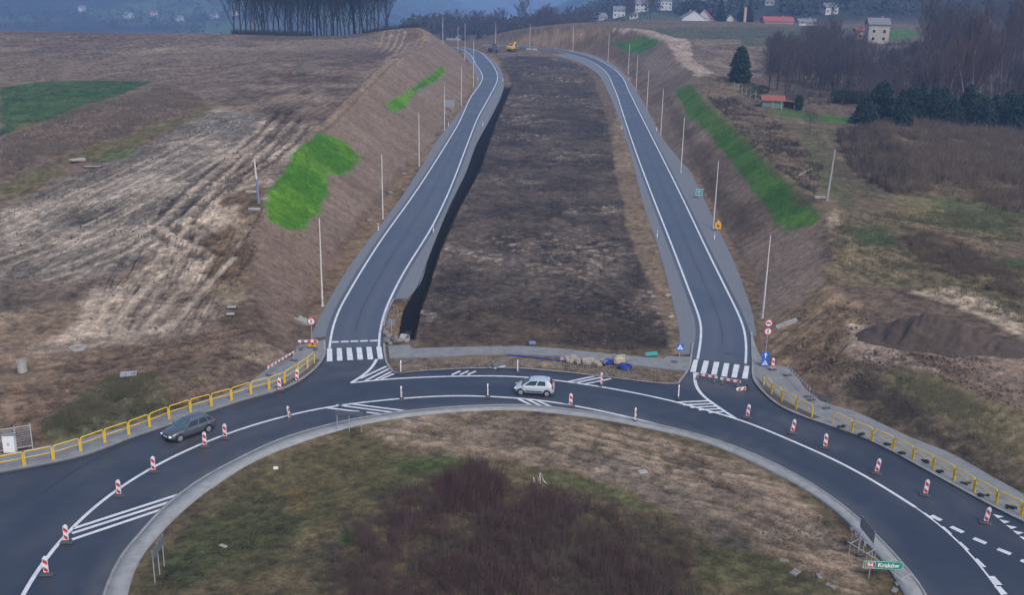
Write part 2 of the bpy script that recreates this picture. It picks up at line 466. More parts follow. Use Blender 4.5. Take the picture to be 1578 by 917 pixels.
# asphalt ------------------------------------------------------------------
LKERB = [(0,730),(65.4,718.5),(140,702),(192.6,680),(253.5,660),(355,625),(400,611),(438,602),(476,579),(499,554),(500,526)]
CISL = [(592,526),(592.7,546),(599,566.6),(608,576),(653.5,573),(729.5,569.6),(800,569.5),(856,574),(957,585.6),(1023,593),(1043.6,594),(1048.7,588),(1062.6,566.6),(1065,551),(1068,530)]
RKERB = [(1158,513),(1160,564),(1162,590),(1180,610),(1203.5,630),(1254,650),(1330,675.6),(1385,703),(1436,731.7),(1488,760),(1540,788.5),(1578,806.6)]
lk, ci, rk = T(LKERB), T(CISL), T(RKERB)
lk = [tuple(p) for p in smooth(resample(lk, 1.0), 3)]; ci = [tuple(p) for p in resample(ci, 1.0)]; rk = [tuple(p) for p in smooth(resample(rk, 1.0), 3)]
ring_poly = [(-95, 54), (-60, 60)] + lk + ci + rk + [(50, 52), (90, 20), (90, -10), (-95, -10)]
_rp = sheet('roundabout_carriageway', ring_poly, .03, M['asphalt_ring'], 1.1, holes=[[tuple(p) for p in APO[:-1]]])
def wear(o, fn):
    me = o.data; co = np.empty(len(me.vertices) * 3, np.float32); me.vertices.foreach_get('co', co); co = co.reshape(-1, 3)
    a = me.attributes.new('Wear', 'FLOAT', 'POINT'); a.data.foreach_set('value', np.clip(fn(co), 0, 1).astype(np.float32))
def ringwear(c):
    v = c[:, :2] - RC; r = np.hypot(v[:, 0], v[:, 1]); th = np.arctan2(v[:, 1], v[:, 0])
    f = fbm(th * 5, r / .8, 4, 401) + .6 * fbm(c[:, 0] / 5, c[:, 1] / 5, 3, 402)
    edge = sstep(1.3, .1, np.abs(r - RR - .3)) * .3
    mouth = sum(sstep(9, 2, np.hypot(c[:, 0] - x, c[:, 1] - y)) for x, y in ((-16, 90), (20, 88), (28, 76)))
    big = fbm(c[:, 0] / 11, c[:, 1] / 11, 4, 405)
    return .06 + .55 * np.clip(f, -.12, 1) + .25 * big + edge + .45 * mouth * (f + .4)
wear(_rp, ringwear)
def roadlines(A, B, step=1.2):
    a = resample(T(A), step); n = len(a)
    b = T(B); b = resample(b, step); 
    idx = np.linspace(0, len(b) - 1, n); b = np.stack([np.interp(idx, np.arange(len(b)), b[:, k]) for k in (0, 1)], 1)
    return smooth(a, 6), smooth(b, 6)
lL, lR = roadlines(L_L, L_R); rL, rR = roadlines(R_L, R_R)
def widen(A, B, ea, eb):
    d = B - A; d /= np.hypot(d[:, 0], d[:, 1])[:, None]
    return A - d * ea, B + d * eb
la, lb = widen(lL, lR, .55, .55); ra, rb = widen(rL, rR, .55, .55)
for A, B in ((la, lb), (ra, rb)):
    o_ = strip('slip_road', A, B, .036, M['asphalt_slip'], 24); n_ = len(A); t_ = np.repeat(np.arange(25) / 24, n_)
    def slipwear(c, t_=t_):
        g = np.exp(-((t_ - .34) / .09) ** 2) + np.exp(-((t_ - .64) / .09) ** 2); f = fbm(c[:, 1] / 14, t_ * 5, 4, 411) + .5
        return .05 + .34 * g * f + .22 * fbm(c[:, 0] / 9, c[:, 1] / 16, 3, 414) + .3 * sstep(.10, .0, np.minimum(t_, 1 - t_)) * (f + .1) + .25 * np.clip(fbm(c[:, 0] / 2, c[:, 1] / 5, 4, 412), 0, 1)
    wear(o_, slipwear)
SH = [([(478,522),(487,500),(500,475),(514,450),(555,387),(593,339),(649,257),(671,220),(704,177),(727,146),(735,122),(729,103),(712,81)], la, 0),
      ([(628,460),(638.6,450),(661,395),(692,319),(717,268),(735,220),(747,198),(776,134),(775,114),(760,92),(745,80)], lb, 1),
      ([(1049,546),(1047,512),(1040,480),(1033,450),(1016,387),(995.5,326),(967,220),(950,172),(935,137),(917,110),(885,93),(850,83)], ra, 0),
      ([(1166,518),(1159,480),(1147.6,447),(1135,413),(1107,353),(1082,300),(1062,262),(1026,220),(1004,180),(985,147),(965,117),(943,98),(910,83.5),(880,77)], rb, 1)]
for px, edge, side in SH:
    o_ = smooth(resample(T(px), 1.2), 4)
    e_ = np.stack([edge[np.argmin(((edge - q) ** 2).sum(1))] for q in o_])
    e_ = smooth(e_, 2)
    strip('gravel_shoulder', o_, e_, .022, M['gravel'], 2)
# painted markings ---------------------------------------------------------
DZ = .047
_mk = [0]
def mark(line, w=.3, px=True, **k):
    _mk[0] += 1
    return ribbon('road_marking', T(line) if px else line, w, DZ + .0017 * (_mk[0] % 9), M['paint'], **k)
for A in (lL, lR, rL, rR): ribbon('road_marking', A, .24, DZ - .002, M['paint'], step=0)
SEP = [(20,950),(35,917),(64.6,871),(108.5,817),(181,755),(232.6,722.6),(310,685),(400,652.8),(448,640),(501,628.7),(542,623),(620.5,614.8),(679,611),(752,611.5),(800,614.6),(820.6,616),(879,625),(957.4,641),(1028,658.6)]
OUT = [(541,591),(587.6,585.8),(653.5,582),(704,580.6),(800,581),(873.8,589),(942,599.6),(1041,620),(1092,634),(1132,645),(1180,663),(1219,680),(1281,707),(1346,742),(1410.6,783)]
THIN = [(1411,783.5),(1436,801.4),(1475,835),(1521.7,888),(1545,920)]
mark(SEP, .27, sm=6); mark(OUT, .27, sm=6); mark(THIN, .14, sm=1)
o23 = (400, 450); r_ = lambda o, p: (o[0] + p[0] / 3.945, o[1] + p[1] / 3.945)
R2 = lambda *ps: [r_((400, 450), p) for p in ps]; R3 = lambda *ps: [r_((780, 450), p) for p in ps]
R8 = lambda *ps: [(1178 + p[0] / 3.87, 680 + p[1] / 3.87) for p in ps]
mark(R2((712,412),(670,480),(600,530),(556,557)), .3)
for a, b in (((612,530),(772,455)), ((642,543),(788,470)), ((690,545),(803,487)), ((740,533),(818,500)), ((400,707),(605,731)), ((465,690),(825,738)), ((545,683),(890,727)), ((650,735),(765,750)),
             ((1168,508),(1220,484)), ((1218,507),(1270,484)), ((1265,507),(1314,485))):
    mark(R2(a, b), .26, step=0)
for a, b in (((75,655),(190,710)), ((130,658),(245,712)), ((180,660),(308,716)), ((374,550),(538,515)), ((420,556),(590,520)), ((467,566),(638,530)),
             ((1030,675),(1240,665)), ((1075,691),(1268,682)), ((1120,706),(1290,698)), ((1170,721),(1310,714)), ((1230,738),(1335,731))):
    mark(R3(a, b), .27, step=0)
mark(R3((1146,495),(1147,545),(1155,580),(1200,640),(1300,710),(1392,772)), .3)
for a, b in (((440,525),(1083,317)), ((430,555),(1030,362)), ((430,592),(982,406))):
    mark([(a[0] / 3.87, 680 + a[1] / 3.87), (b[0] / 3.87, 680 + b[1] / 3.87)], .3, step=0)
for a, b in (((950,433),(1000,470)), ((1060,515),(1110,560)), ((1160,607),(1213,655)), ((1260,707),(1313,758))): mark(R8(a, b), .22, step=0)
for a, b in (((1352,812),(1400,865)), ((1388,872),(1432,920)), ((995,448),(1053,478)), ((1112,515),(1185,550)), ((1247,584),(1321,616)), ((1390,648),(1468,680)), ((1530,715),(1612,752))): mark(R8(a, b), .4, step=0)
def patch(name, px, dz, mat_): 
    V = np.array(T(px)); V = np.c_[V, zr(V[:, 1]) + dz]; f = list(range(len(V)))
    a = V[1] - V[0]; b = V[2] - V[0]
    if a[0] * b[1] - a[1] * b[0] < 0: f = f[::-1]
    o = mesh_np(name, V, [f], mat_); o['kind'] = 'structure'; return o
for tri in (((1362,440),(1390,464),(1428,455)), ((1398,470),(1430,496),(1465,486)), ((1438,504),(1472,530),(1507,518)), ((1478,538),(1512,563),(1548,550)), ((1518,572),(1552,598),(1590,584)), ((1558,606),(1592,633),(1632,620))):
    patch('road_marking', R8(*tri), DZ, M['paint'])
for q in (((410,348),(441,348),(443,425),(409,426)), ((469,345),(499,345),(505,421),(471,422)), ((528,343),(559,343),(570,418),(534,419)), ((588,341),(620,341),(630,415),(596,416)), ((649,338),(680,338),(692,414),(657,415)), ((709,336),(740,336),(752,412),(720,413))):
    patch('road_marking', R2(*q), DZ + .018, M['paint'])
for q in (((1140,415),(1168,415),(1152,492),(1117,490)), ((1202,421),(1233,423),(1215,500),(1180,497)), ((1263,428),(1296,430),(1280,508),(1246,505)), ((1325,436),(1357,438),(1342,520),(1306,516)), ((1386,443),(1419,446),(1402,526),(1368,523)), ((1450,452),(1478,455),(1467,532),(1432,529))):
    patch('road_marking', R3(*q), DZ + .018, M['paint'])
for a, b in (((435,308),(481,306.5)), ((494,306),(541,304.5)), ((553,304),(600,302)), ((612,301.5),(659,299)), ((671,300),(718,297.5))): mark(R2(a, b), .42, step=0)

# pavements, kerbs, traffic islands ---------------------------------------
lbk = [tuple(p) for p in resample(lback, 1.5)]
sheet('pavement', [(-95, 54.6), (-60, 60.5)] + lk + lbk[::-1] + [(-60, 62.2), (-95, 57)], .15, M['paver'], 2.0, rim=.14)
ribbon('kerb', [(-95, 54.4), (-60, 60.3)] + lk, .2, .17, M['kerb'], step=0)
rbk = [tuple(p) for p in resample(rback, 1.5)]
sheet('pavement', rk[2:] + [(50, 52.5), (54, 53.5)] + rbk[::-1], .15, M['paver'], 2.0, rim=.14)
ribbon('kerb', rk + [(50, 52.3)], .2, .17, M['kerb'], step=0)
CPT = [(598,535),(631,533.6),(634.5,539),(700,537),(800,535.4),(843,537.5),(942,547.6),(1023,555),(1025,551),(1064,552)]
CPB = [(600,552.7),(669,551.4),(729.5,548),(800,547.2),(856,550),(932,559),(983,565),(1059,573.5)]
sheet('pavement', T(CPT) + T(CPB)[::-1], .15, M['paver'], 1.5, rim=.14)
ribbon('kerb', ci, .2, .16, M['kerb'], step=0)

# black lining of the drainage trench between the left slip road and the median
dl = smooth(resample(T([(616,520),(624,476),(639,450.5),(661.5,395),(692.5,319),(717.5,268),(735.5,220),(748,198),(778,134)]), 1.2), 3)
dr_ = resample(T([(638.5,522),(645,480),(656.5,450),(678,382),(708.5,316),(734,270.7),(749,228),(764,187.6),(779,152),(787,133)]), 1.2)
_i = np.linspace(0, len(dr_) - 1, len(dl)); dr_ = smooth(np.stack([np.interp(_i, np.arange(len(dr_)), dr_[:, k]) for k in (0, 1)], 1), 3)
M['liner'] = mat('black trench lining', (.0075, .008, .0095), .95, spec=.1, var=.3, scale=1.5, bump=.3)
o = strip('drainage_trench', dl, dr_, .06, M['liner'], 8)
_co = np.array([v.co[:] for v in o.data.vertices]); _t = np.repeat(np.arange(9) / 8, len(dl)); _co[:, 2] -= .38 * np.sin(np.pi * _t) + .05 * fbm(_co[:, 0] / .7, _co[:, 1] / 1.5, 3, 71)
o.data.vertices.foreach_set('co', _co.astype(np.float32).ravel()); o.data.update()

M['earth_strip'] = mat('dark planting strip', (.075, .055, .042), .95, col2=(.12, .092, .07), scale=2.5, bump=.5)
for px in ([(1164,583),(1176,592),(1204,616),(1228,630),(1252,641),(1265,646),(1252,648),(1228,637),(1203,627),(1182,610)], [(418,601),(440,592),(462,580),(476,569),(487,556),(493,556),(486,567),(472,579),(440,598)]):
    sheet('planting_strip', T(px), .156, M['earth_strip'], 1.0)

# dark bitumen joints in the asphalt
M['joint'] = mat('bitumen joint', (.012, .012, .014), .4)
for r_o in (4.9, 9.3):
    k_ = (TH > .25) & (TH < 2.95); rr_ = np.hypot(*(APO[k_] - RC).T) + r_o + .25 * np.sin(TH[k_] * 3)
    L_ = np.stack([RC[0] + rr_ * np.cos(TH[k_]), RC[1] + rr_ * np.sin(TH[k_])], 1)
    L_ = L_[sdist(L_[:, 0], L_[:, 1], ring_poly) < -.5]
    ribbon('asphalt_joint', L_, .055, .036, M['joint'], step=0)
for A, B in ((lL, lR), (rL, rR)): ribbon('asphalt_joint', (A * .52 + B * .48)[4:], .05, .041, M['joint'], step=0)

# ------------------------------------------------------------------ the ground sheet
_th = np.concatenate([np.linspace(math.radians(78), math.radians(36), 60, endpoint=False), np.linspace(math.radians(36), math.radians(3.0), 840, endpoint=False)])
_Yr = np.concatenate([[-140, -80, -40, -15, 0], HC / np.tan(_th)])
_Yr = np.concatenate([_Yr, np.geomspace(_Yr[-1] * 1.004, 4200, 130)])
_a = np.concatenate([np.linspace(-1.15, -.57, 70, endpoint=False), np.linspace(-.57, .57, 1080, endpoint=False), np.linspace(.57, 1.15, 71)])
gY = np.repeat(_Yr[:, None], len(_a), 1); gX = _a[None] * np.maximum(gY, 60)
GS = gX.shape
gX = gX.ravel(); gY = gY.ravel()
gZ = H0(gX, gY)
gd = sdist(gX, gY, FLATP)
near = gY < 700
f1 = fbm(gX / 9, gY / 9, 4, 1); f2 = fbm(gX / 2.2, gY / 2.2, 4, 11); f3 = fbm(gX / 40, gY / 40, 4, 21); f4 = fbm(gX / .6, gY / .6, 3, 31)
warp = fbm(gX / 6, gY / 6, 3, 41); warp2 = fbm(gX / 1.6, gY / 1.6, 3, 45)
colr = np.empty((len(gX), 3), np.float32)
disp = np.zeros(len(gX), np.float32)
def mix(c, a): 
    global colr
    colr += (np.asarray(c, np.float32) - colr) * a[:, None].astype(np.float32)
def mod(idx, amt, fac):   # multiply albedo by (1+amt*fac)
    colr[idx] *= np.clip(1 + amt * fac, .3, 2.2)[:, None]
colr[:] = (.125, .098, .078)
def zone(px, c1, c2=None, soft=1.2, amp=3.0, fs=None, opa=1.0, world=None, rough=0.0, contrast=.28):
    """soil or grass with an irregular edge; c2 appears in patches"""
    pl = world or xyz2(px)
    P = np.array(pl); m = amp + soft + 2
    k = np.where((gX > P[:, 0].min() - m) & (gX < P[:, 0].max() + m) & (gY > P[:, 1].min() - m) & (gY < P[:, 1].max() + m))[0]
    if len(k) == 0: return
    d = sdist(gX[k], gY[k], pl) + (warp[k] * .75 + warp2[k] * .5) * 2 * amp
    a = sstep(soft, -soft, d) * opa
    c = np.asarray(c1, np.float32)[None].repeat(len(k), 0)
    if c2 is not None:
        f = f1[k] if fs is None else fs[k]
        w = sstep(-.22 * contrast / .28, .22 * contrast / .28, f + .35 * f2[k])[:, None]
        c = c * (1 - w) + np.asarray(c2, np.float32) * w
    colr[k] += ((c - colr[k]) * a[:, None]).astype(np.float32)
    if rough: disp[k] += (rough * (f2[k] * 1.2 + f4[k] * .6) * a).astype(np.float32)
    return k, a
def streak(k, a, pa, pb, lng, wid, amt, seed, dep=0.0, sharp=1.0):
    """elongated marks (blade and wheel marks) running from pa to pb on the ground"""
    A, B = np.array(xyz2([pa, pb])); t = (B - A) / np.hypot(*(B - A)); nn = np.array([-t[1], t[0]])
    u = gX[k] * t[0] + gY[k] * t[1]; v = gX[k] * nn[0] + gY[k] * nn[1] + 1.2 * warp[k]
    f = fbm(u / lng, v / wid, 4, seed); f = np.tanh(f * 4 * sharp)
    mod(k, amt * a, f)
    if dep: disp[k] += (dep * f * a).astype(np.float32)
def ruts(px, wid=.5, gap=1.8, amt=-.4, dep=.12, n=2, wob=.4, c=None):
    L = smooth(resample(xyz2(px), 1.0), 4); P = L
    k = np.where((gX > P[:, 0].min() - 3) & (gX < P[:, 0].max() + 3) & (gY > P[:, 1].min() - 3) & (gY < P[:, 1].max() + 3))[0]
    k = k[ldist(gX[k], gY[k], L[::8] if len(L) > 17 else L) < 4 + 2 * wob]
    N = normals(L)
    for j in range(n):
        o = (j - (n - 1) / 2) * gap
        d = ldist(gX[k] + warp2[k] * wob, gY[k] + warp[k] * wob, (L + N * o)[::3])
        a = sstep(wid, wid * .3, d + f4[k] * wid * .8)
        if c is not None: colr[k] += ((np.asarray(c, np.float32) - colr[k]) * a[:, None] * .8).astype(np.float32)
        else: mod(k, amt * a, np.ones(len(k)))
        disp[k] -= (dep * a).astype(np.float32)

SOIL, SOILD, PALE, OCHRE = (.135,.105,.082), (.085,.066,.055), (.32,.275,.23), (.16,.115,.070)
G_BRIGHT, G_BRIGHT2 = (.052,.175,.009), (.105,.225,.014)
# broad left and right grounds
zone([(0,40),(300,40),(600,36),(660,40),(670,70),(600,120),(500,200),(440,260),(400,350),(385,470),(380,540),(300,620),(0,705),(0,500)], (.135,.108,.09), (.195,.16,.135), 1, 3)
lp = zone([(0,48),(360,48),(600,40),(640,60),(560,130),(500,190),(420,180),(300,130),(0,125)], (.095,.076,.068), (.15,.122,.104), 2, 4, fs=f3)
streak(*lp, (100,110), (560,70), 9, .8, .28, 101)
for pl in ([(0,72),(60,70),(60,76),(0,80)], [(110,77),(200,75),(300,73),(400,71),(480,69),(590,66),(590,72),(400,78),(200,84)], [(380,62),(480,60),(560,57),(600,60),(560,72),(480,78),(430,80)]):
    zone(pl, (.23,.195,.165), (.15,.125,.11), 1.5, 3, opa=.75)
lp = zone([(400,178),(370,225),(330,290),(300,345),(250,340),(230,390),(180,425),(90,428),(0,438),(0,325),(100,270),(200,235),(300,180),(340,168)], (.155,.140,.126), (.255,.232,.21), 1.0, 2)
streak(*lp, (60,320), (330,190), 18, .34, .24, 111, .03); streak(*lp, (0,380), (220,330), 16, .3, .18, 112, .03)
zone([(60,330),(100,322),(170,325),(150,345),(90,352)], (.085,.078,.07), None, 1.5, 2, opa=.7)
lp = zone([(340,250),(420,160),(470,170),(500,190),(450,245),(415,300),(400,340),(380,420),(360,470),(300,515),(150,537),(40,545),(0,522),(0,468),(120,465),(200,425),(255,380),(300,330)], (.225,.19,.158), (.35,.305,.26), 1.0, 2)
streak(*lp, (200,520), (330,300), 12, .28, .2, 121, .03); streak(*lp, (150,500), (300,480), 12, .4, .15, 122, .03)
lp = zone([(330,160),(420,100),(520,90),(560,120),(500,185),(420,190)], (.10,.078,.066), (.17,.14,.118), 2, 4)
streak(*lp, (330,190), (520,120), 7, .5, .35, 131, .05)
zone([(300,182),(345,172),(400,178),(395,200),(350,215),(310,208)], (.19,.18,.165), (.13,.12,.11), 1, 2)
ruts([(318,190),(330,180),(355,180),(360,192),(345,204),(325,206),(312,198),(318,190)], .35, 1.6, .5, .05, 2, .2)
ruts([(336,192),(345,186),(358,188),(360,198),(345,202)], .3, 1.4, -.5, .06, 2, .2)
# ochre churn and dark wheel ruts beside the first grass patch
zone([(345,310),(400,285),(405,330),(395,400),(375,460),(340,470),(320,420)], OCHRE, (.115,.085,.058), .8, 2)
zone([(330,325),(365,318),(375,345),(345,350)], PALE, None, .6, 1.2, opa=.8); zone([(350,345),(395,330),(390,370),(365,380)], (.22,.18,.14), None, .6, 1.5, opa=.7)
ruts([(440,170),(390,220),(335,262),(290,300),(242,348)], .75, 2.2, -.58, .2, 2, .9)
ruts([(455,180),(410,230),(350,280),(310,310),(280,345)], .65, 2.0, -.55, .2, 2, .9)
ruts([(242,348),(265,365),(300,380),(330,400)], .75, 2.2, -.58, .2, 2, .9); ruts([(285,345),(310,360),(330,375)], .7, 2.0, -.52, .18, 2, .8)
ruts([(470,190),(430,235),(385,265),(345,290),(335,310)], .6, 1.8, -.5, .16, 2, .9)
for q in ([(330,400),(300,450),(270,490),(250,510)], [(350,420),(320,470),(290,510)], [(280,400),(240,450),(200,500)], [(255,410),(215,455),(175,500)], [(230,420),(205,460),(180,515)], [(200,440),(190,470),(160,505)]):
    ruts(q, .25, 1.7, -.25, .05, 2, .3); 
for q in ([(20,330),(120,290),(240,240),(330,190)], [(60,345),(180,300),(300,235),(380,185)], [(0,360),(110,330),(230,280)], [(20,405),(130,375),(230,350)], [(0,425),(100,408),(210,400)], [(120,420),(200,380),(260,330),(320,270)]):
    ruts(q, .22, 1.8, .28, .03, 2, .3)
# many faint wheel tracks crossing the field
rt_ = random.Random(5)
def wob_line(pa, pb, amp):
    (x0, y0), (x1, y1) = pa, pb; ph = rt_.uniform(0, 6.28); out = []
    for i in range(7):
        t = i / 6; o = amp * math.sin(ph + t * 3.5); out.append((x0 + (x1 - x0) * t + o, y0 + (y1 - y0) * t + o * .35))
    return out
for i in range(60):
    t = rt_.random(); pa = (rt_.uniform(0, 250), rt_.uniform(300, 430)); L_ = rt_.uniform(.5, 1)
    pb = (pa[0] + (rt_.uniform(120, 220)) * L_, pa[1] - rt_.uniform(70, 130) * L_)
    ruts(wob_line(pa, pb, rt_.uniform(2, 9)), rt_.uniform(.11, .22), 1.9, rt_.choice((.30, -.26, .26, .22)), .02, 2, .25)
for i in range(40):
    pa = (rt_.uniform(130, 330), rt_.uniform(440, 515)); pb = (pa[0] + rt_.uniform(30, 110), pa[1] - rt_.uniform(60, 170))
    ruts(wob_line(pa, pb, rt_.uniform(2, 6)), rt_.uniform(.10, .2), 1.8, rt_.choice((.24, -.26, -.22)), .02, 2, .2)
for i in range(30):
    pa = (rt_.uniform(20, 500), rt_.uniform(55, 120)); pb = (pa[0] + rt_.uniform(60, 160), pa[1] - rt_.uniform(5, 30))
    ruts(wob_line(pa, pb, rt_.uniform(1, 5)), rt_.uniform(.35, .7), 2.6, rt_.choice((.35, -.3, .3)), .03, 2, .6)
for q in ([(0,405),(90,372),(200,318),(300,262),(372,215)], [(60,428),(190,382),(270,330),(330,275),(400,205)], [(0,350),(120,300),(220,255),(330,200)], [(150,505),(210,440),(262,395),(300,350)], [(240,505),(300,440),(345,395)]):
    ruts(q, .55, 2.4, 0, .03, 2, .5, c=(.36, .32, .275))
# field, scrub and grass far left
zone([(0,135),(60,127),(150,124),(238,126),(180,148),(120,170),(60,190),(0,208)], (.036,.075,.026), (.055,.092,.032), .8, 1.2)
lp = zone([(0,210),(60,192),(130,162),(190,148),(250,135),(300,143),(318,160),(260,185),(180,210),(100,238),(0,275)], (.155,.118,.098), (.115,.088,.072), 1, 2, rough=.25)
zone([(318,160),(327,166),(280,192),(200,225),(130,252),(60,288),(0,322),(0,290),(100,240),(220,200)], (.125,.115,.055), (.11,.09,.062), 1.2, 2.5)
zone([(140,245),(200,228),(205,238),(150,250)], (.09,.12,.035), None, 1, 2, opa=.8); zone([(20,190),(50,186),(60,195),(25,202)], (.2,.15,.08), None, 1, 2, opa=.6)
zone([(80,250),(140,240),(150,258),(90,265)], (.15,.115,.095), (.10,.08,.065), 1, 2)
# lower left bank
lp = zone([(0,545),(150,538),(300,515),(380,470),(400,550),(300,620),(100,690),(0,700)], (.125,.092,.068), (.175,.135,.1), 1, 2, rough=.12)
streak(*lp, (50,560), (300,520), 6, .7, .35, 141, .06)
zone([(0,450),(60,442),(120,445),(115,475),(60,490),(0,480)], (.085,.072,.062), (.13,.108,.09), 1, 2)
zone([(0,482),(60,478),(110,470),(120,500),(60,535),(0,545)], (.26,.215,.16), (.17,.132,.1), .8, 1.6)
zone([(50,535),(120,525),(200,508),(260,498),(260,508),(200,522),(120,538),(40,548)], (.36,.325,.285), (.24,.2,.17), .6, 1.2)
zone([(330,430),(385,430),(385,470),(330,480)], (.22,.185,.14), OCHRE, .8, 1.6)
zone([(340,480),(400,470),(440,540),(430,555),(380,530)], (.115,.086,.065), (.18,.14,.11), .8, 1.6)
zone([(400,520),(440,540),(450,548),(420,565),(370,560),(350,540)], (.215,.175,.14), (.14,.106,.08), .6, 1.2)
zone([(60,660),(120,615),(170,580),(240,575),(270,600),(262,635),(150,672),(80,690)], (.088,.09,.05), (.125,.108,.074), .8, 1.6, rough=.15)
zone([(262,575),(320,545),(355,560),(350,590),(290,620),(265,615)], (.15,.118,.088), (.1,.082,.064), .8, 1.5)
zone([(0,600),(60,590),(110,600),(60,660),(0,665)], (.165,.12,.085), (.22,.175,.135), .8, 1.5)
# cut slopes -------------------------------------------------------------
LT_, RT_ = LTOE, RTOE
slopem = np.zeros(len(gX), np.float32)
lp = zone(LCREST[:12] + [(400,470),(440,525),(460,500)] + LTOE + [(690,70),(670,52)], (.205,.165,.14), (.16,.125,.104), .5, .6)
k, a = lp; slopem[k] = a
fr_ = np.tanh(fbm(gY[k] / .9 + warp[k], gd[k] / 9, 4, 151) * 4); mod(k, .17 * a, fr_); disp[k] += (.07 * fr_ * a * sstep(0, 2, gd[k])).astype(np.float32)
zone([(470,490),(522,397),(583,319),(636,253),(628,245),(575,305),(515,380),(460,470)], (.115,.082,.066), None, .6, 1.0, opa=.7)
zone([(385,410),(440,450),(480,480),(450,520),(400,500)], (.13,.098,.078), None, 1, 2, opa=.6)
lp = zone(RCREST[1:13] + [(1268,440),(1200,500),(1180,530)] + RTOE[:15], (.14,.106,.088), (.19,.15,.125), .5, .6)
k, a = lp; slopem[k] = np.maximum(slopem[k], a)
fr_ = np.tanh(fbm(gY[k] / .9 + warp[k], gd[k] / 7, 4, 161) * 4); mod(k, .17 * a, fr_); disp[k] += (.07 * fr_ * a * sstep(0, 2, gd[k])).astype(np.float32)
zone([(998,52),(1021,64),(1036,86),(1049,100),(1069,118),(1040,136),(1010,120),(985,100),(980,75)], (.15,.125,.115), (.2,.165,.145), 1, 2, opa=.7)
zone([(1028,150),(1060,190),(1090,240),(1130,300),(1180,350),(1150,380),(1110,330),(1070,250),(1040,200)], (.09,.07,.056), (.115,.09,.07), 1, 2)
zone([(1170,420),(1268,345),(1275,400),(1268,440),(1200,490),(1178,490)], (.15,.112,.092), (.2,.16,.135), .6, 1.2)
zone([(826,71),(881,50),(930,42),(998,50),(975,85),(940,90),(900,78)], (.155,.115,.085), (.11,.083,.065), 1, 2)
zone([(780,64),(830,52),(930,41),(935,45),(850,62),(800,70)], (.2,.16,.105), None, 1, 2, opa=.8)
# top edge of the left cut, pale track along it
zone([(650,45),(668,58),(640,82),(590,118),(560,150),(530,180),(505,200),(490,200),(515,172),(545,140),(575,108),(620,78),(645,62)], (.255,.205,.165), (.17,.132,.105), .8, 1.4)
ruts([(655,55),(630,80),(580,112),(550,142),(520,172),(480,205),(440,240)], .4, 2, -.3, .1, 2, .5)
for x in (612, 622, 632, 600): ruts([(x, 44), (x - 6, 62), (x - 20, 80)], .5, 2.2, .45, .05, 2, .5)
zone([(640,44),(650,48),(640,62),(625,66),(625,50)], (.085,.068,.056), None, 1.5, 2, opa=.7)
# bright sown grass on the slopes
zone([(438,262),(455,232),(495,203),(530,215),(560,243),(540,264),(508,272),(505,295),(490,332),(470,350),(435,350),(412,338),(412,310),(422,285)], G_BRIGHT, G_BRIGHT2, .5, .9, fs=f1)
zone([(592,160),(620,145),(640,132),(670,110),(682,98),(686,112),(670,125),(645,138),(625,165),(608,174)], G_BRIGHT, G_BRIGHT2, .6, .5)
zone([(940,63),(965,66),(985,58),(1000,54),(1016,61),(1010,70),(985,83),(960,76)], (.04,.125,.024), (.06,.15,.03), .6, .6)
zone([(1040,138),(1065,128),(1085,155),(1117,182),(1147,210),(1203,268),(1241,304),(1267,325),(1262,345),(1215,357),(1195,345),(1180,320),(1150,280),(1120,240),(1090,205),(1060,180)], (.048,.13,.018), (.08,.155,.026), .7, .7)
zone([(1085,150),(1117,178),(1150,208),(1206,266),(1244,300),(1236,308),(1195,272),(1140,215),(1100,180)], (.13,.115,.045), None, .6, 1.5, opa=.7)
# right grounds ----------------------------------------------------------
lp = zone([(1070,115),(1120,120),(1200,165),(1300,190),(1578,190),(1578,500),(1400,440),(1275,440),(1270,345),(1240,300),(1150,208),(1085,152)], (.098,.088,.058), (.138,.112,.078), 1, 3, rough=.15)
streak(*lp, (1300,330), (1560,400), 6, 1.1, .3, 171, .06)
zone([(1085,125),(1140,140),(1200,190),(1240,230),(1230,260),(1160,205),(1100,160)], (.098,.08,.06), (.13,.105,.078), 1, 2, rough=.2)
zone([(1230,200),(1290,205),(1290,270),(1330,330),(1280,320),(1240,260)], (.115,.11,.058), (.085,.08,.05), 1, 2)
zone([(1310,340),(1380,340),(1385,380),(1330,380)], (.05,.085,.03), (.09,.09,.045), 1, 2.5)
zone([(1380,300),(1480,300),(1578,330),(1578,370),(1480,360),(1390,330)], (.085,.098,.04), (.13,.118,.062), 1, 2.5)
zone([(1500,395),(1578,400),(1578,460),(1530,440)], (.045,.075,.03), (.085,.085,.042), 1, 2.5)
lp = zone([(1360,380),(1578,420),(1578,490),(1480,450),(1400,440),(1300,430),(1280,390)], (.13,.115,.072), (.165,.14,.095), 1, 2.5); streak(*lp, (1290,385), (1500,470), 8, .8, .3, 172, .05)
zone([(1230,262),(1250,266),(1300,340),(1290,345)], (.2,.16,.12), None, .8, 1.5, opa=.6)
zone([(1262,205),(1275,210),(1315,260),(1340,280),(1325,278),(1295,248)], (.19,.155,.115), None, .5, .8, opa=.7)
zone([(1270,330),(1295,325),(1300,345),(1275,350)], (.25,.215,.165), None, .6, 1, opa=.8)
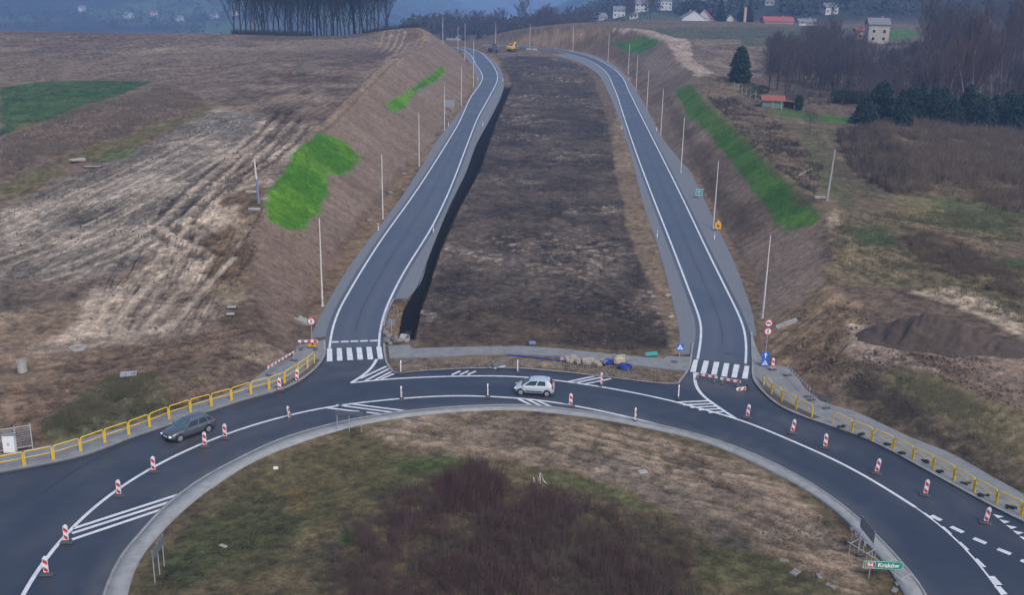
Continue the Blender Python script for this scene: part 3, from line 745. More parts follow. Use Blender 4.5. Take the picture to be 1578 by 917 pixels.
# dark far field, fallow, pale haul track
zone([(980,42),(1030,42),(1220,40),(1335,43),(1335,72),(1250,70),(1120,70),(1040,60)], (.066,.074,.048), (.085,.088,.056), .8, 1.5)
lp = zone([(1050,68),(1120,70),(1250,72),(1230,110),(1150,122),(1080,112)], (.13,.105,.09), (.175,.145,.122), 1, 3); streak(*lp, (1080,90), (1230,95), 8, 1.2, .3, 173, .08)
zone([(940,43),(1000,46),(1040,58),(1060,60),(1066,75),(1072,95),(1100,112),(1075,118),(1050,100),(1038,80),(1022,62),(985,50)], (.34,.295,.26), (.23,.19,.165), .8, 1.6)
zone([(1066,60),(1140,60),(1140,68),(1075,70)], (.2,.17,.145), None, 1, 2, opa=.6)
zone([(1186,160),(1240,172),(1310,180),(1308,190),(1240,186),(1190,176)], (.115,.125,.05), (.07,.105,.03), .8, 1.6)
zone([(1270,178),(1310,182),(1305,190),(1275,188)], (.055,.13,.02), None, .8, 1.4)
zone([(1360,50),(1390,42),(1420,48),(1400,62),(1368,62)], (.06,.11,.03), None, .8, 2)
# lower right bank: ochre nose, dark churned bank, pale haul road
lp = zone([(1180,495),(1200,485),(1270,440),(1330,470),(1320,510),(1325,545),(1290,600),(1240,600),(1211,567),(1180,560)], (.15,.112,.076), (.205,.158,.11), .8, 1.6, rough=.15); streak(*lp, (1190,560), (1290,480), 5, .6, .35, 181, .08)
zone([(1230,470),(1290,470),(1300,500),(1240,530),(1200,560)], (.165,.122,.072), None, 1, 2, opa=.5)
zone([(1200,530),(1290,540),(1290,600),(1240,600)], (.115,.086,.064), (.155,.118,.088), .8, 1.5)
lp = zone([(1310,500),(1400,515),(1578,530),(1578,600),(1450,580),(1330,560),(1300,540)], (.32,.27,.225), (.20,.165,.135), .6, 1.3); streak(*lp, (1320,520), (1578,565), 7, .6, .35, 182, .08)
lp = zone([(1400,448),(1470,440),(1578,485),(1578,520),(1480,470)], (.37,.32,.26), (.26,.215,.17), .6, 1.2); streak(*lp, (1440,448), (1578,500), 7, .6, .3, 183, .06)
zone([(1400,545),(1500,560),(1578,565),(1578,630),(1480,595)], (.12,.085,.066), (.21,.165,.135), .8, 1.5)
lp = zone([(1360,565),(1400,560),(1500,600),(1578,650),(1578,765),(1480,690),(1400,630),(1350,590)], (.125,.118,.068), (.17,.15,.095), .8, 1.6, rough=.15)
lp = zone([(1290,592),(1340,565),(1380,590),(1430,625),(1500,670),(1578,730),(1578,775),(1500,728),(1400,676),(1310,636),(1276,622)], (.064,.056,.043), (.095,.082,.06), .8, 1.4, rough=.15)
zone([(1285,590),(1320,568),(1328,572),(1290,600)], (.2,.165,.13), None, .4, .5, opa=.8)
# verges, median, trench --------------------------------------------------
VERG = [(476,451),(522,398),(557,348),(583,320),(608,284),(636,254),(666,221),(704,168),(724,143),(728,119),(718,92),(728,95),(740,120),(738,133),(728,150),(706,186),(680,220),(640,262),(595,335),(555,392),(514,452),(495,490),(478,500)]
zone(VERG, (.185,.138,.092), (.155,.115,.08), .3, .5)
zone([(1170,436),(1147,402),(1127,372),(1102,321),(1077,276),(1049,248),(1028,220),(995,152),(967,109),(945,94),(925,92),(960,125),(990,175),(1012,222),(1045,280),(1085,345),(1115,395),(1150,450),(1170,500)], (.17,.13,.092), (.125,.098,.075), .3, .5)
MED = [(639,526),(646,480),(657.6,450),(679,382),(709.5,316),(735,270.7),(750,220),(765,187),(780,152),(788,132),(782,112),(768,95),(765,85),(800,80),(850,84),(890,98),(915,120),(930,160),(942,220),(952,283),(965,342),(983,397),(1008,450),(1023,488),(1030,515),(1030,538),(950,545),(843,536),(700,536),(640,537)]
zone([(590,520),(614,519),(624,475),(606,462),(598,480)], (.17,.115,.062), None, .3, .4)
zone([(950,160),(930,110),(945,130),(960,180),(975,230),(1000,330),(1018,390),(1034,450),(1045,490),(1048,520),(1060,545),(1000,552),(1020,500),(1000,440),(975,395),(955,340),(940,280)], (.20,.162,.12), (.15,.118,.088), .3, .6)
mk, ma = zone(MED, (.048,.040,.037), (.080,.067,.060), .4, .8)
fm = fbm(gX[mk] / .75 + warp[mk], gY[mk] / .6, 4, 201); fm2 = fbm(gX[mk] / 14, gY[mk] / 9, 3, 205)
pm = sstep(.10, .24, fm + .25 * f4[mk]) * sstep(-.02, .18, fm2) * ma
xp = np.array(xyz2([(885,395)])[0]); pm = np.maximum(pm, sstep(.06, .18, fm) * sstep(12, 4, np.hypot((gX[mk] - xp[0]) * 1.2, (gY[mk] - xp[1]) * .6)) * ma)
colr[mk] += ((np.array((.25,.22,.195), np.float32) - colr[mk]) * (pm * .65 + .22 * ma * sstep(-.02, .2, fm2) * sstep(-.2, .2, f2[mk]))[:, None]).astype(np.float32)
fs_ = np.tanh(fbm(gX[mk] / .8 + warp2[mk], gY[mk] / .8, 4, 207) * 4); mod(mk, .25 * ma, fs_); disp[mk] += (.09 * fs_ * ma + .25 * ma * fm).astype(np.float32)
zone([(650,500),(720,470),(860,475),(960,495),(1010,520),(1030,538),(950,545),(843,536),(700,536),(641,534)], (.050,.038,.030), (.072,.056,.042), .6, 1.2, opa=.8)
zone([(641,525),(700,528),(843,530),(950,540),(1025,536),(1025,548),(950,547),(843,537),(641,538)], (.125,.105,.06), (.09,.075,.05), .4, .6)
zone([(765,82),(800,78),(860,80),(860,86),(800,86),(770,90)], (.15,.13,.115), None, 1, 2, opa=.8); zone([(757,83),(768,88),(770,100),(760,98)], (.22,.15,.06), None, 1, 1.5, opa=.8)
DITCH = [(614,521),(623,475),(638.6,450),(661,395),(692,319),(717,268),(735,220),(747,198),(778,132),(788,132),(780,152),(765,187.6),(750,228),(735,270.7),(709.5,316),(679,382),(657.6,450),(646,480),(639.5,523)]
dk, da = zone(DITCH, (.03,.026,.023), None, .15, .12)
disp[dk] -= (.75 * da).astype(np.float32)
# ground of the island between the pavement and the roundabout
zone([(600,553),(669,551),(800,547),(932,559),(1059,573),(1044,594),(957,585),(800,569),(653,573),(608,576)], (.10,.082,.068), (.15,.125,.1), .3, .5)
zone([(870,550),(900,552),(930,562),(900,562),(870,556)], (.3,.25,.16), None, .3, .4); zone([(835,558),(860,560),(870,567),(840,566)], (.26,.22,.15), None, .3, .5)
zone([(980,568),(1040,575),(1050,585),(1010,588),(985,580)], (.2,.165,.115), (.11,.09,.07), .4, .6)
# strips of earth behind the kerbs
zone([(415,601),(440,597),(476,574),(496,553),(490,545),(470,558),(440,578)], (.10,.072,.05), None, .2, .2)
# roundabout centre
isl = [tuple(p) for p in API]
lp = zone(None, (.085,.076,.045), (.125,.105,.066), .3, .1, world=isl)
zone([(300,800),(420,720),(560,660),(620,690),(720,735),(600,790),(450,850),(300,917),(200,917)], (.062,.066,.028), (.092,.082,.042), 1, 2.5, rough=.15)
zone([(600,720),(690,700),(740,715),(740,740),(640,745)], (.065,.088,.024), None, 1, 2); zone([(430,760),(480,755),(500,780),(450,800)], (.15,.115,.055), None, 1, 2, opa=.7)
zone([(520,820),(548,820),(550,850),(520,850)], (.045,.08,.016), None, .6, 1.2)
zone([(800,735),(860,730),(950,750),(1010,790),(980,790),(880,760)], (.085,.092,.03), None, .8, 1.6, opa=.8)
lp = zone([(560,665),(640,645),(730,638),(850,642),(980,662),(1090,690),(1180,730),(1260,775),(1330,850),(1360,917),(1250,917),(1150,860),(1060,800),(960,755),(850,725),(740,715),(640,700)], (.165,.13,.098), (.225,.185,.145), .8, 1.8, rough=.08)
streak(*lp, (800,690), (1200,760), 8, .5, .35, 211, .07)
zone([(700,650),(800,640),(850,650),(820,690),(740,690)], (.14,.115,.095), (.2,.165,.13), .8, 1.5); zone([(850,690),(960,700),(1080,770),(1150,850),(1000,780),(900,730)], (.13,.115,.1), (.18,.155,.13), .8, 1.5)
lp = zone([(1060,720),(1200,760),(1290,810),(1300,850),(1180,830),(1080,770)], (.25,.215,.175), (.17,.14,.115), .8, 1.6); streak(*lp, (1000,700), (1250,800), 7, .5, .3, 212, .06)
zone([(1050,790),(1130,800),(1180,850),(1140,870),(1080,850)], (.075,.066,.056), (.11,.095,.08), .8, 1.5)
zone([(1080,840),(1180,860),(1290,917),(1060,917)], (.075,.075,.034), (.105,.095,.052), .8, 1.8)
zone([(1240,760),(1300,790),(1340,840),(1320,850),(1270,800)], (.125,.098,.058), None, .6, 1.2)
for q in ([(870,665),(960,690),(1060,720),(1180,770)], [(900,660),(1000,690),(1120,735)], [(820,660),(850,690),(940,715),(1050,760)]): ruts(q, .3, 1.6, -.28, .07, 2, .4)
# beyond the building site: hillsides with fields and woods
far = gY > 560
ff3 = fbm(gX / 190, gY / 150, 3, 61); ff4 = fbm(gX / 45, gY / 60, 4, 62)
fc = np.where((ff3 > .06)[:, None], np.array((.06,.095,.045)), np.where((ff3 < -.0)[:, None], np.array((.028,.032,.024)), np.array((.062,.066,.042))))
fc = fc * (1 + .5 * ff4)[:, None]
w = sstep(560, 640, gY) * sstep(-.1, .15, np.abs(gX / np.maximum(gY, 1)) + .05)
colr += ((fc - colr) * w[:, None]).astype(np.float32)

zone([(1185,170),(1195,60),(1290,50),(1335,70),(1430,62),(1650,20),(1650,180),(1340,180),(1320,165),(1260,150)], (.075,.062,.056), (.10,.085,.072), 2, 5, opa=.85)
zone([(1360,50),(1390,42),(1420,48),(1400,62),(1368,62)], (.06,.12,.03), None, .8, 2)
# small relief of the bare ground, none under the paving
wp = sstep(.2, 1.6, gd)
relief = (.35 * f3 * 1.2 + .28 * f1 + .12 * f2 + .04 * f4) * wp * np.clip(gY / 60, 0, 1)
rc = np.hypot(gX - RC[0], gY - RC[1]); wi = sstep(RR - 1.6, RR - 4, rc)
relief = relief + wi * (.10 * f2 + .05 * f4 + .16 * f1) + .45 * wi * sstep(RR - 2, 6, rc)
inmed = np.zeros(len(gX)); inmed[mk] = ma
road = (gd < 0) & (inmed < .3) & (wi < .01)
isld = sdist(gX, gY, ring_poly)
pav = (gd < .3) & (gY < 99) & (wi < .01)
disp[road & (isld < .5)] = 0; disp[pav] *= .3
sub = np.zeros(len(gX), np.float32)
sub[(isld < -.5) & (rc > RR + .3)] = -.10
for A, B in ((lL, lR), (rL, rR)):
    c = (A + B) / 2; k = np.where((gd < 0) & (gY > 85) & (gY < 520))[0]
    d = ldist(gX[k], gY[k], c[::3]); sub[k[d < 2.6]] = -.10; disp[k[d < 4.3]] = 0
kr = (rc < RR - .8) & (rc > RR - 1.3)
gZ = gZ + relief + disp + sub
colr *= np.clip(1 + (.75 * f2 + 1.25 * f4) * (1 - .6 * slopem) + .3 * f1, .35, 2.0)[:, None]
lum = colr.mean(1, keepdims=True); soilish = np.clip((colr[:, :1] - colr[:, 1:2] + .005) / .02, 0, 1)
colr *= 1 + soilish * (np.array((1.06, .955, .83)) - 1)
colr = np.clip(colr, .004, .8).astype(np.float32)
nr, nc = GS
ii = np.arange(nr - 1)[:, None] * nc + np.arange(nc - 1)[None]
gF = np.stack([ii, ii + 1, ii + 1 + nc, ii + nc], -1).reshape(-1, 4)
mg = bpy.data.materials.new('bare earth and grass'); mg.use_nodes = True
n = mg.node_tree.nodes; l = mg.node_tree.links; b = n['Principled BSDF']
b.inputs['Roughness'].default_value = .93; b.inputs['Specular IOR Level'].default_value = .2
at = n.new('ShaderNodeAttribute'); at.attribute_name = 'Soil'
tc = n.new('ShaderNodeTexCoord')
n1 = n.new('ShaderNodeTexNoise'); n1.inputs['Scale'].default_value = 1.5; n1.inputs['Detail'].default_value = 9; n1.inputs['Roughness'].default_value = .78
l.new(tc.outputs['Object'], n1.inputs['Vector'])
n2 = n.new('ShaderNodeTexNoise'); n2.inputs['Scale'].default_value = 5.5; n2.inputs['Detail'].default_value = 5; n2.inputs['Roughness'].default_value = .7
l.new(tc.outputs['Object'], n2.inputs['Vector'])
sm_ = n.new('ShaderNodeMath'); sm_.operation = 'MULTIPLY_ADD'; sm_.inputs[1].default_value = .6
l.new(n2.outputs[0], sm_.inputs[0]); l.new(n1.outputs[0], sm_.inputs[2])
mr = n.new('ShaderNodeMapRange'); mr.inputs[1].default_value = .58; mr.inputs[2].default_value = 1.02; mr.inputs[3].default_value = .38; mr.inputs[4].default_value = 1.62
l.new(sm_.outputs[0], mr.inputs[0])
mx = n.new('ShaderNodeVectorMath'); mx.operation = 'SCALE'
l.new(at.outputs['Color'], mx.inputs[0]); l.new(mr.outputs[0], mx.inputs['Scale'])
l.new(mx.outputs[0], b.inputs['Base Color'])
bp = n.new('ShaderNodeBump'); bp.inputs['Strength'].default_value = .9; bp.inputs['Distance'].default_value = .16
l.new(sm_.outputs[0], bp.inputs['Height']); l.new(bp.outputs[0], b.inputs['Normal'])
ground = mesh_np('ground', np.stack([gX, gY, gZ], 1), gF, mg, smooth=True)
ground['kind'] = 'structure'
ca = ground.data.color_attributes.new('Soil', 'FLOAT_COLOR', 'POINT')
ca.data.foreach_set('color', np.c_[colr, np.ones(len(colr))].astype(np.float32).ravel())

# ================================================================== OBJECTS
ORD = ['first','second','third','fourth','fifth','sixth','seventh','eighth','ninth','tenth','eleventh','twelfth','thirteenth','fourteenth','fifteenth','sixteenth','seventeenth','eighteenth','nineteenth','twentieth']
def ordw(i):
    if i < 20: return ORD[i]
    t = {2:'twenty',3:'thirty',4:'forty',5:'fifty'}[(i + 1) // 10]
    return {2:'twentieth',3:'thirtieth',4:'fortieth',5:'fiftieth'}[(i + 1) // 10] if (i + 1) % 10 == 0 else t + '-' + ORD[(i + 1) % 10 - 1]
def depth(p): return (p.y * cp - (p.z - HC) * sp)
M['galv'] = mat('galvanised steel', (.42, .43, .44), .5, .3, var=.1, scale=4)
M['postgrey'] = mat('pale lamp post paint', (.62, .60, .57), .55, .1, var=.06, scale=3)
M['darksteel'] = mat('dark steel', (.10, .105, .11), .6, .3)
M['yellow'] = mat('yellow rail paint', (.74, .47, .02), .5, var=.1, scale=3)
M['rubber'] = mat('black rubber', (.022, .022, .024), .8)
M['grubber'] = mat('grey recycled rubber', (.075, .075, .078), .85, var=.2, scale=8)
M['white'] = mat('white plastic', (.72, .72, .72), .5, var=.08, scale=5)
M['red'] = mat('red sheeting', (.46, .028, .045), .5)
M['blue'] = mat('blue sheeting', (.018, .12, .52), .45)
M['black'] = mat('black sheeting', (.018, .018, .02), .5)
M['signback'] = mat('grey sign back', (.26, .28, .30), .5, .4, var=.08, scale=2)
M['green'] = mat('green sheeting', (.01, .235, .145), .5)
M['orange'] = mat('orange yellow sheeting', (.75, .36, .012), .5)
M['conc'] = mat('weathered concrete', (.33, .32, .30), .9, var=.2, scale=3, bump=.3)
M['timber'] = mat('bleached timber', (.33, .29, .24), .85, var=.25, scale=4)
M['teal'] = mat('teal plastic', (.03, .26, .24), .5)
M['bluepipe'] = mat('blue plastic pipe', (.012, .045, .28), .45)
def stripes(name, ax, az, period, c1, c2):
    m = bpy.data.materials.new(name); m.use_nodes = True
    n = m.node_tree.nodes; l = m.node_tree.links; b = n['Principled BSDF']; b.inputs['Roughness'].default_value = .45
    tc = n.new('ShaderNodeTexCoord'); d = n.new('ShaderNodeVectorMath'); d.operation = 'DOT_PRODUCT'; d.inputs[1].default_value = (ax / period, 0, az / period)
    f = n.new('ShaderNodeMath'); f.operation = 'FRACT'; g = n.new('ShaderNodeMath'); g.operation = 'GREATER_THAN'; g.inputs[1].default_value = .5
    mx = n.new('ShaderNodeMix'); mx.data_type = 'RGBA'; mx.inputs[6].default_value = (*c1, 1); mx.inputs[7].default_value = (*c2, 1)
    l.new(tc.outputs['Object'], d.inputs[0]); l.new(d.outputs['Value'], f.inputs[0]); l.new(f.outputs[0], g.inputs[0]); l.new(g.outputs[0], mx.inputs[0]); l.new(mx.outputs[2], b.inputs['Base Color'])
    return m
M['chev'] = stripes('red and white diagonal sheeting', .75, 1.0, .52, (.70, .68, .68), (.50, .035, .05))
M['band'] = stripes('red and white banded board', 1.0, 0.0, .62, (.72, .70, .70), (.48, .03, .05))
def circle(cx_, cz_, r, n=24, a0=0): return [(cx_ + r * math.cos(a0 + 2 * math.pi * i / n), cz_ + r * math.sin(a0 + 2 * math.pi * i / n)) for i in range(n)]
def pl(poly, t, y, name, m, parent):
    b = MB(); b.prism(poly, t, Matrix.Translation((0, y, 0))); return b.build(name, m, parent)
def yaw_to(a, b): return math.atan2(b[1] - a[1], b[0] - a[0])

# ------------------------------------------------------------------ lamp posts
def make_post(h, label):
    r = empty('lamp_post', (0, 0, 0), 0, label, 'lamp post', 'lamp posts along the new road')
    b = MB(); b.tube([(0, 0, 0), (0, 0, 1.4), (0, 0, h - .25), (0, 0, h)], [.105, .10, .055, .05], 10); b.build('shaft', M['postgrey'], r, auto=.6)
    b = MB(); b.box((0, 0, .03), (.42, .42, .06), bev=.02)
    for sx in (-.15, .15):
        for sy in (-.15, .15): b.cyl((sx, sy, .06), .022, .07, 6)
    b.build('base_plate', M['galv'], r)
    b = MB(); b.box((0, -.108, .75), (.09, .02, .42), bev=.01); b.build('service_hatch', M['galv'], r)
    b = MB(); b.cyl((0, 0, h), .05, .03, 8); b.cyl((0, 0, h + .03), .032, .14, 8); b.build('spigot', M['galv'], r)
    return r
lp_left = [(497,472,132),(590,337,95),(646,255.5,78),(685,200,64),(711,162,57),(729.5,133,66),(716.4,91,51),(705.7,77.5,32),(682.4,67,25)]
lp_right = [(1175,490,125),(1099,352,99),(1049,265.6,80),(1018,208,67),(996.5,168,56),(980,138,50),(968,113,43),(936.8,95,40),(882.6,79,37),(816.3,71.6,32),(763.6,68.5,29)]
for side, lst in (('left', lp_left), ('right', lp_right)):
    for i, (x, y, hp) in enumerate(lst):
        p = g1(x, y); h = hp * depth(p) / (FPX * .96)
        h = min(13.5, max(9.4, h)); 
        r = make_post(h, f'tall pale lamp post without a lamp on the {side} slip road, {ordw(i)} from the roundabout')
        r.location = (p.x, p.y, p.z - .02); r.rotation_euler = (0, 0, .1 * i)

# ------------------------------------------------------------------ guide beacons (striped boards on rubber feet)
def make_beacon():
    r = empty('guide_beacon', (0, 0, 0))
    b = MB(); b.box((0, 0, .05), (.80, .36, .09), bev=.03); b.box((0, 0, .12), (.40, .26, .07), bev=.025); b.build('rubber_foot', M['grubber'], r)
    b = MB(); b.box((0, 0, .22), (.06, .05, .20)); b.build('stem', M['darksteel'], r)
    b = MB(); w, h = .145, 1.05
    o = [(-w, 0), (w, 0), (w, h - .12), (w - .10, h), (-w + .10, h), (-w, h - .12)]
    b.prism([(x, z + .22) for x, z in o], .09, Matrix.Translation((0, -.045, 0))); b.build('board', M['white'], r)
    i_ = [(x * .84, .22 + .03 + z * .945) for x, z in o]
    for y in (-.049, .047): pl(i_, .003, y, 'striped_face', M['chev'], r)
    return r
BEACONS = [(72,888,8,0,'red and white guide beacon nearest the bottom left corner, on the curved white line'),(103,838,5,0,'red and white guide beacon at the point of the three long white hatch lines'),
 (184,766,4,0,'red and white guide beacon on the white line, third up from the bottom left corner'),(237,729,2,0,'red and white guide beacon on the white line, fourth up from the bottom left corner'),
 (316,690,10,0,'guide beacon on the white line close beside the dark grey car'),(347,677,-6,0,'guide beacon on the white line just behind the dark grey car'),
 (431,604,20,0,'guide beacon against the left kerb in front of the yellow rail'),(458,590,30,0,'small guide beacon at the left kerb, nearest the left zebra crossing'),
 (447,646,80,-14,'leaning guide beacon seen edge-on, on the white line left of the hatched inner lane'),(619,616,84,-5,'edge-on guide beacon on the white line above the inner lane hatching'),
 (752,613,86,0,'edge-on guide beacon on the white line left of the silver car'),(798,575,84,0,'edge-on guide beacon by the kerb behind the silver car'),
 (618,576,86,0,'edge-on white guide beacon at the corner of the central kerb by the left zebra crossing'),(879,628,12,0,'guide beacon on the white line just right of the silver car'),(927,595,62,0,'thin red guide beacon standing on the three hatch strokes'),
 (979,651,66,0,'guide beacon beside the concrete edge of the round island'),(1045,615,84,5,'edge-on guide beacon at the corner of the central kerb by the right zebra crossing'),
 (1151,645,-12,4,'guide beacon at the tip of the right hatched triangle'),(1220,669,-10,6,'red and white guide beacon in the right lane, second right of the hatched triangle'),(1271,692,-8,0,'red and white guide beacon in the right lane, third right of the hatched triangle'),
 (1350,731,-12,5,'red and white guide beacon in the right lane, fourth right of the hatched triangle'),(1425,765,-18,3,'red and white guide beacon in the right lane next to last before the white triangles'),(1518,808,-20,5,'guide beacon beside the row of white give-way triangles'),
 (1190,573,5,0,'guide beacon on the pavement right of the right zebra crossing')]
proto = make_beacon()
for i, (x, y, yw, tl, lab) in enumerate(BEACONS):
    o = proto if i == 0 else copy_tree(proto)
    p = g1(x, y); o.location = (p.x, p.y, zr(p.y) + (.04 if i != 23 else .15)); o.rotation_euler = (math.radians(random.uniform(-2, 2)), math.radians(tl), math.radians(yw))
    tag(o, lab, 'guide beacon', 'red and white guide beacons around the roundabout')
# a beacon knocked over by the right kerb
o = copy_tree(proto); p = g1(1144, 601); o.location = (p.x + .5, p.y, .20); o.rotation_euler = (0, math.radians(-90), math.radians(20)); tag(o, 'guide beacon lying flat on the asphalt below the right zebra crossing', 'guide beacon', 'red and white guide beacons around the roundabout')

# ------------------------------------------------------------------ yellow guard rails
def rail_section(A, B, label, group):
    A = Vector(A); B = Vector(B); d = B - A; L = math.hypot(d.x, d.y)
    r = empty('guard_rail', A, math.atan2(d.y, d.x), label, 'guard rail', group)
    dz = d.z; e = .062; R = .16; h = 1.08; q = lambda x, z: (x, 0, z + dz * x / L)
    pts = [q(e, h - R)] + [q(e + R * (1 - math.cos(t)), h - R + R * math.sin(t)) for t in (.5, 1.0, 1.57)] + [q(L - e - R * (1 - math.cos(t)), h - R + R * math.sin(t)) for t in (1.57, 1.0, .5)] + [q(L - e, h - R)]
    b = MB(); b.tube(pts, .044, 8); b.build('top_rail', M['yellow'], r, smooth=True)
    b = MB(); b.tube([q(e, .58), q(L - e, .58)], .034, 8); b.build('middle_rail', M['yellow'], r, smooth=True)
    for x in (e, L - e):
        b = MB(); b.tube([q(x, -.06), q(x, h - R)], .056, 8); b.cyl(q(x, -.01), .07, .02, 10); b.build('post', M['yellow'], r, auto=.7)
    return r
def rail_run(px, side, frm):
    P = [Vector((*t, .15)) for t in T(px)]
    for i in range(len(P) - 1):
        rail_section(P[i], P[i + 1], f'yellow guard rail on the {side}, {ordw(i)} from {frm}', f'yellow guard rails, {side}')
rail_run([(485,561),(474,570),(459.6,580),(439,593),(415,602),(387,609),(357,619),(326,628),(294,637),(261,648),(231,660),(199,672),(162,684.5),(125,698),(83,711),(38,720),(-8,729)], 'left pavement', 'the left zebra crossing')
rail_run([(1176,596),(1188,609),(1204,620),(1226,633),(1251.6,645.5)], 'upper right kerb', 'the right zebra')
rail_run([(1282,655),(1312,669),(1343,682),(1375.5,695.5),(1406,711),(1437,726),(1469,743),(1500,761),(1534,779.5),(1573,798),(1614,817)], 'lower right pavement', 'the grey board')
for i, (x, y) in enumerate([(1298,661),(1329,674),(1364,688),(1392,702),(1423,715),(1453,731),(1487,749),(1517,768),(1553,786)]):
    p = g1(x, y); b = MB()
    for k in range(4): b.box((random.uniform(-.4, .4), random.uniform(-.15, .15), .06 + .07 * (k == 3)), (random.uniform(.2, .45), random.uniform(.15, .3), .11), rz=random.uniform(0, 3), bev=.02)
    o = b.build('rubble_pile', M['rubber']); o.location = (p.x, p.y, .15); tag(o, f'small dark heap of rubble on the right kerb, {ordw(i)} below the grey board', 'rubble', 'dark rubble heaps along the right kerb')

# ------------------------------------------------------------------ striped barriers
def barrier(pa, pb, hb, label, face='band', wide=.25, drop=0):
    A, B = [Vector((p[0], p[1], zr(p[1]) + drop)) for p in T([pa, pb])]
    d = B - A; L = math.hypot(d.x, d.y)
    r = empty('barrier', A, math.atan2(d.y, d.x), label, 'barrier')
    b = MB(); b.box((L / 2, 0, hb - wide / 2), (L, .025, wide), bev=.008); b.build('board', M['white'] if face == 'band' else M['signback'], r)
    if face == 'band':
        for y in (-.0165, .0135):
            b = MB(); b.prism([(.02, hb - wide + .02), (L - .02, hb - wide + .02), (L - .02, hb - .02), (.02, hb - .02)], .003, Matrix.Translation((0, y, 0))); b.build('striped_face', M['band'], r)
    for x in (.25, L - .25):
        b = MB(); b.box((x, .03, hb / 2), (.05, .03, hb)); b.build('leg', M['galv'], r)
        b = MB(); b.box((x, 0, .05), (.36, .75, .10), bev=.03); b.build('rubber_foot', M['grubber'], r)
    return r
barrier((413,583), (455,557), 1.0, 'red and white striped barrier along the left pavement edge', drop=.15)
barrier((460,541), (490,541), 1.0, 'short red and white striped barrier across the left pavement behind the yellow triangle', drop=.15)
barrier((1212,580), (1247,616), 1.0, 'red and white striped barrier along the right pavement edge', drop=.15)
barrier((1247,618), (1276,634), 1.0, 'plain grey barrier board at the right pavement edge', 'grey', .32, drop=.15)
barrier((1071,584), (1105,590), .62, 'red and white barrier closing the left half of the right zebra crossing', drop=.04)
barrier((1109,591.5), (1141,597), .62, 'red and white barrier closing the right half of the right zebra crossing', drop=.04)

# ------------------------------------------------------------------ road signs
def sign_post(name, px, h, label, cat='road sign', z0=.0, r=.035, rz=0.0):
    p = g1(*px); e = empty(name, (p.x, p.y, HZ(p.x, p.y) + z0), rz, label, cat)
    b = MB(); b.tube([(0, .06, -.2), (0, .06, h)], r, 8); b.cyl((0, .06, h), r * 1.1, .02, 8); b.build('pole', M['galv'], e, auto=.7)
    return e
def ped(cx_, cz_, s):   # walking figure outline
    b = MB()
    b.prism(circle(cx_, cz_ + .36 * s, .09 * s, 12), .004)
    b.prism([(cx_ - .09*s, cz_ + .24*s), (cx_ + .09*s, cz_ + .24*s), (cx_ + .07*s, cz_ - .05*s), (cx_ + .20*s, cz_ - .36*s), (cx_ + .11*s, cz_ - .40*s), (cx_, cz_ - .12*s), (cx_ - .12*s, cz_ - .40*s), (cx_ - .21*s, cz_ - .36*s), (cx_ - .07*s, cz_ - .05*s)], .004)
    b.prism([(cx_ - .09*s, cz_ + .22*s), (cx_ - .22*s, cz_ - .02*s), (cx_ - .16*s, cz_ - .04*s), (cx_ - .05*s, cz_ + .12*s)], .004)
    return b
def round_sign(e, z, r, pic):
    pl(circle(0, z, r, 32), .012, 0, 'sign_plate', M['signback'], e)
    pl(circle(0, z, r - .008, 32), .004, -.005, 'red_ring', M['red'], e)
    pl(circle(0, z, r * .74, 32), .003, -.009, 'white_field', M['white'], e)
    if pic == 'ped':
        b = ped(0, z, r * 1.25); b.v = [(x, y - .014, q) for x, y, q in b.v]; b.build('pictogram', M['black'], e)
    else:
        b = MB(); s = r
        for q in ([(-.5*s, z - .14*s), (.12*s, z - .14*s), (.12*s, z + .24*s), (-.5*s, z + .24*s)], [(.16*s, z - .14*s), (.5*s, z - .14*s), (.5*s, z + .05*s), (.38*s, z + .18*s), (.16*s, z + .18*s)], circle(-.3*s, z - .2*s, .1*s, 12), circle(.34*s, z - .2*s, .1*s, 12)):
            b.prism(q, .004, Matrix.Translation((0, -.014, 0)))
        b.build('pictogram', M['black'], e)
def blue_sign(e, z, w, pic):
    pl([(-w, z - w), (w, z - w), (w, z + w), (-w, z + w)], .012, 0, 'sign_plate', M['signback'], e)
    pl([(-w*.97, z - w*.97), (w*.97, z - w*.97), (w*.97, z + w*.97), (-w*.97, z + w*.97)], .004, -.005, 'blue_field', M['blue'], e)
    if pic == 'arrow':
        pl([(-.14*w, z - .75*w), (.14*w, z - .75*w), (.14*w, z + .1*w), (.48*w, z + .1*w), (0, z + .82*w), (-.48*w, z + .1*w), (-.14*w, z + .1*w)], .003, -.009, 'white_arrow', M['white'], e)
    elif pic == 'ped':
        pl([(-.85*w, z - .7*w), (.85*w, z - .7*w), (0, z + .8*w)], .003, -.009, 'white_triangle', M['white'], e)
        b = ped(0, z - .18*w, w * .95); b.v = [(x, y - .014, q) for x, y, q in b.v]; b.build('pictogram', M['black'], e)
e = sign_post('road_sign', (481,533), 2.95, 'round red-ringed no-pedestrians sign on a pole beside the left zebra crossing', z0=.1); round_sign(e, 2.5, .42, 'ped')
e = sign_post('road_sign', (1178,567), 5.0, 'pole with two round red-ringed signs above two blue signs by the right zebra crossing', z0=.05)
round_sign(e, 4.55, .40, 'truck'); round_sign(e, 3.70, .40, 'ped'); blue_sign(e, 1.25, .36, 'arrow'); blue_sign(e, .50, .36, 'ped')
e = sign_post('road_sign', (1047,552), 1.5, 'small blue pedestrian crossing sign at the end of the central pavement', z0=.05); blue_sign(e, 1.12, .36, 'ped')
e = sign_post('road_sign', (604,517), 1.75, 'square sign seen from its grey-blue back beside the black trench', z0=.05, rz=math.pi); blue_sign(e, 1.42, .33, 'ped')
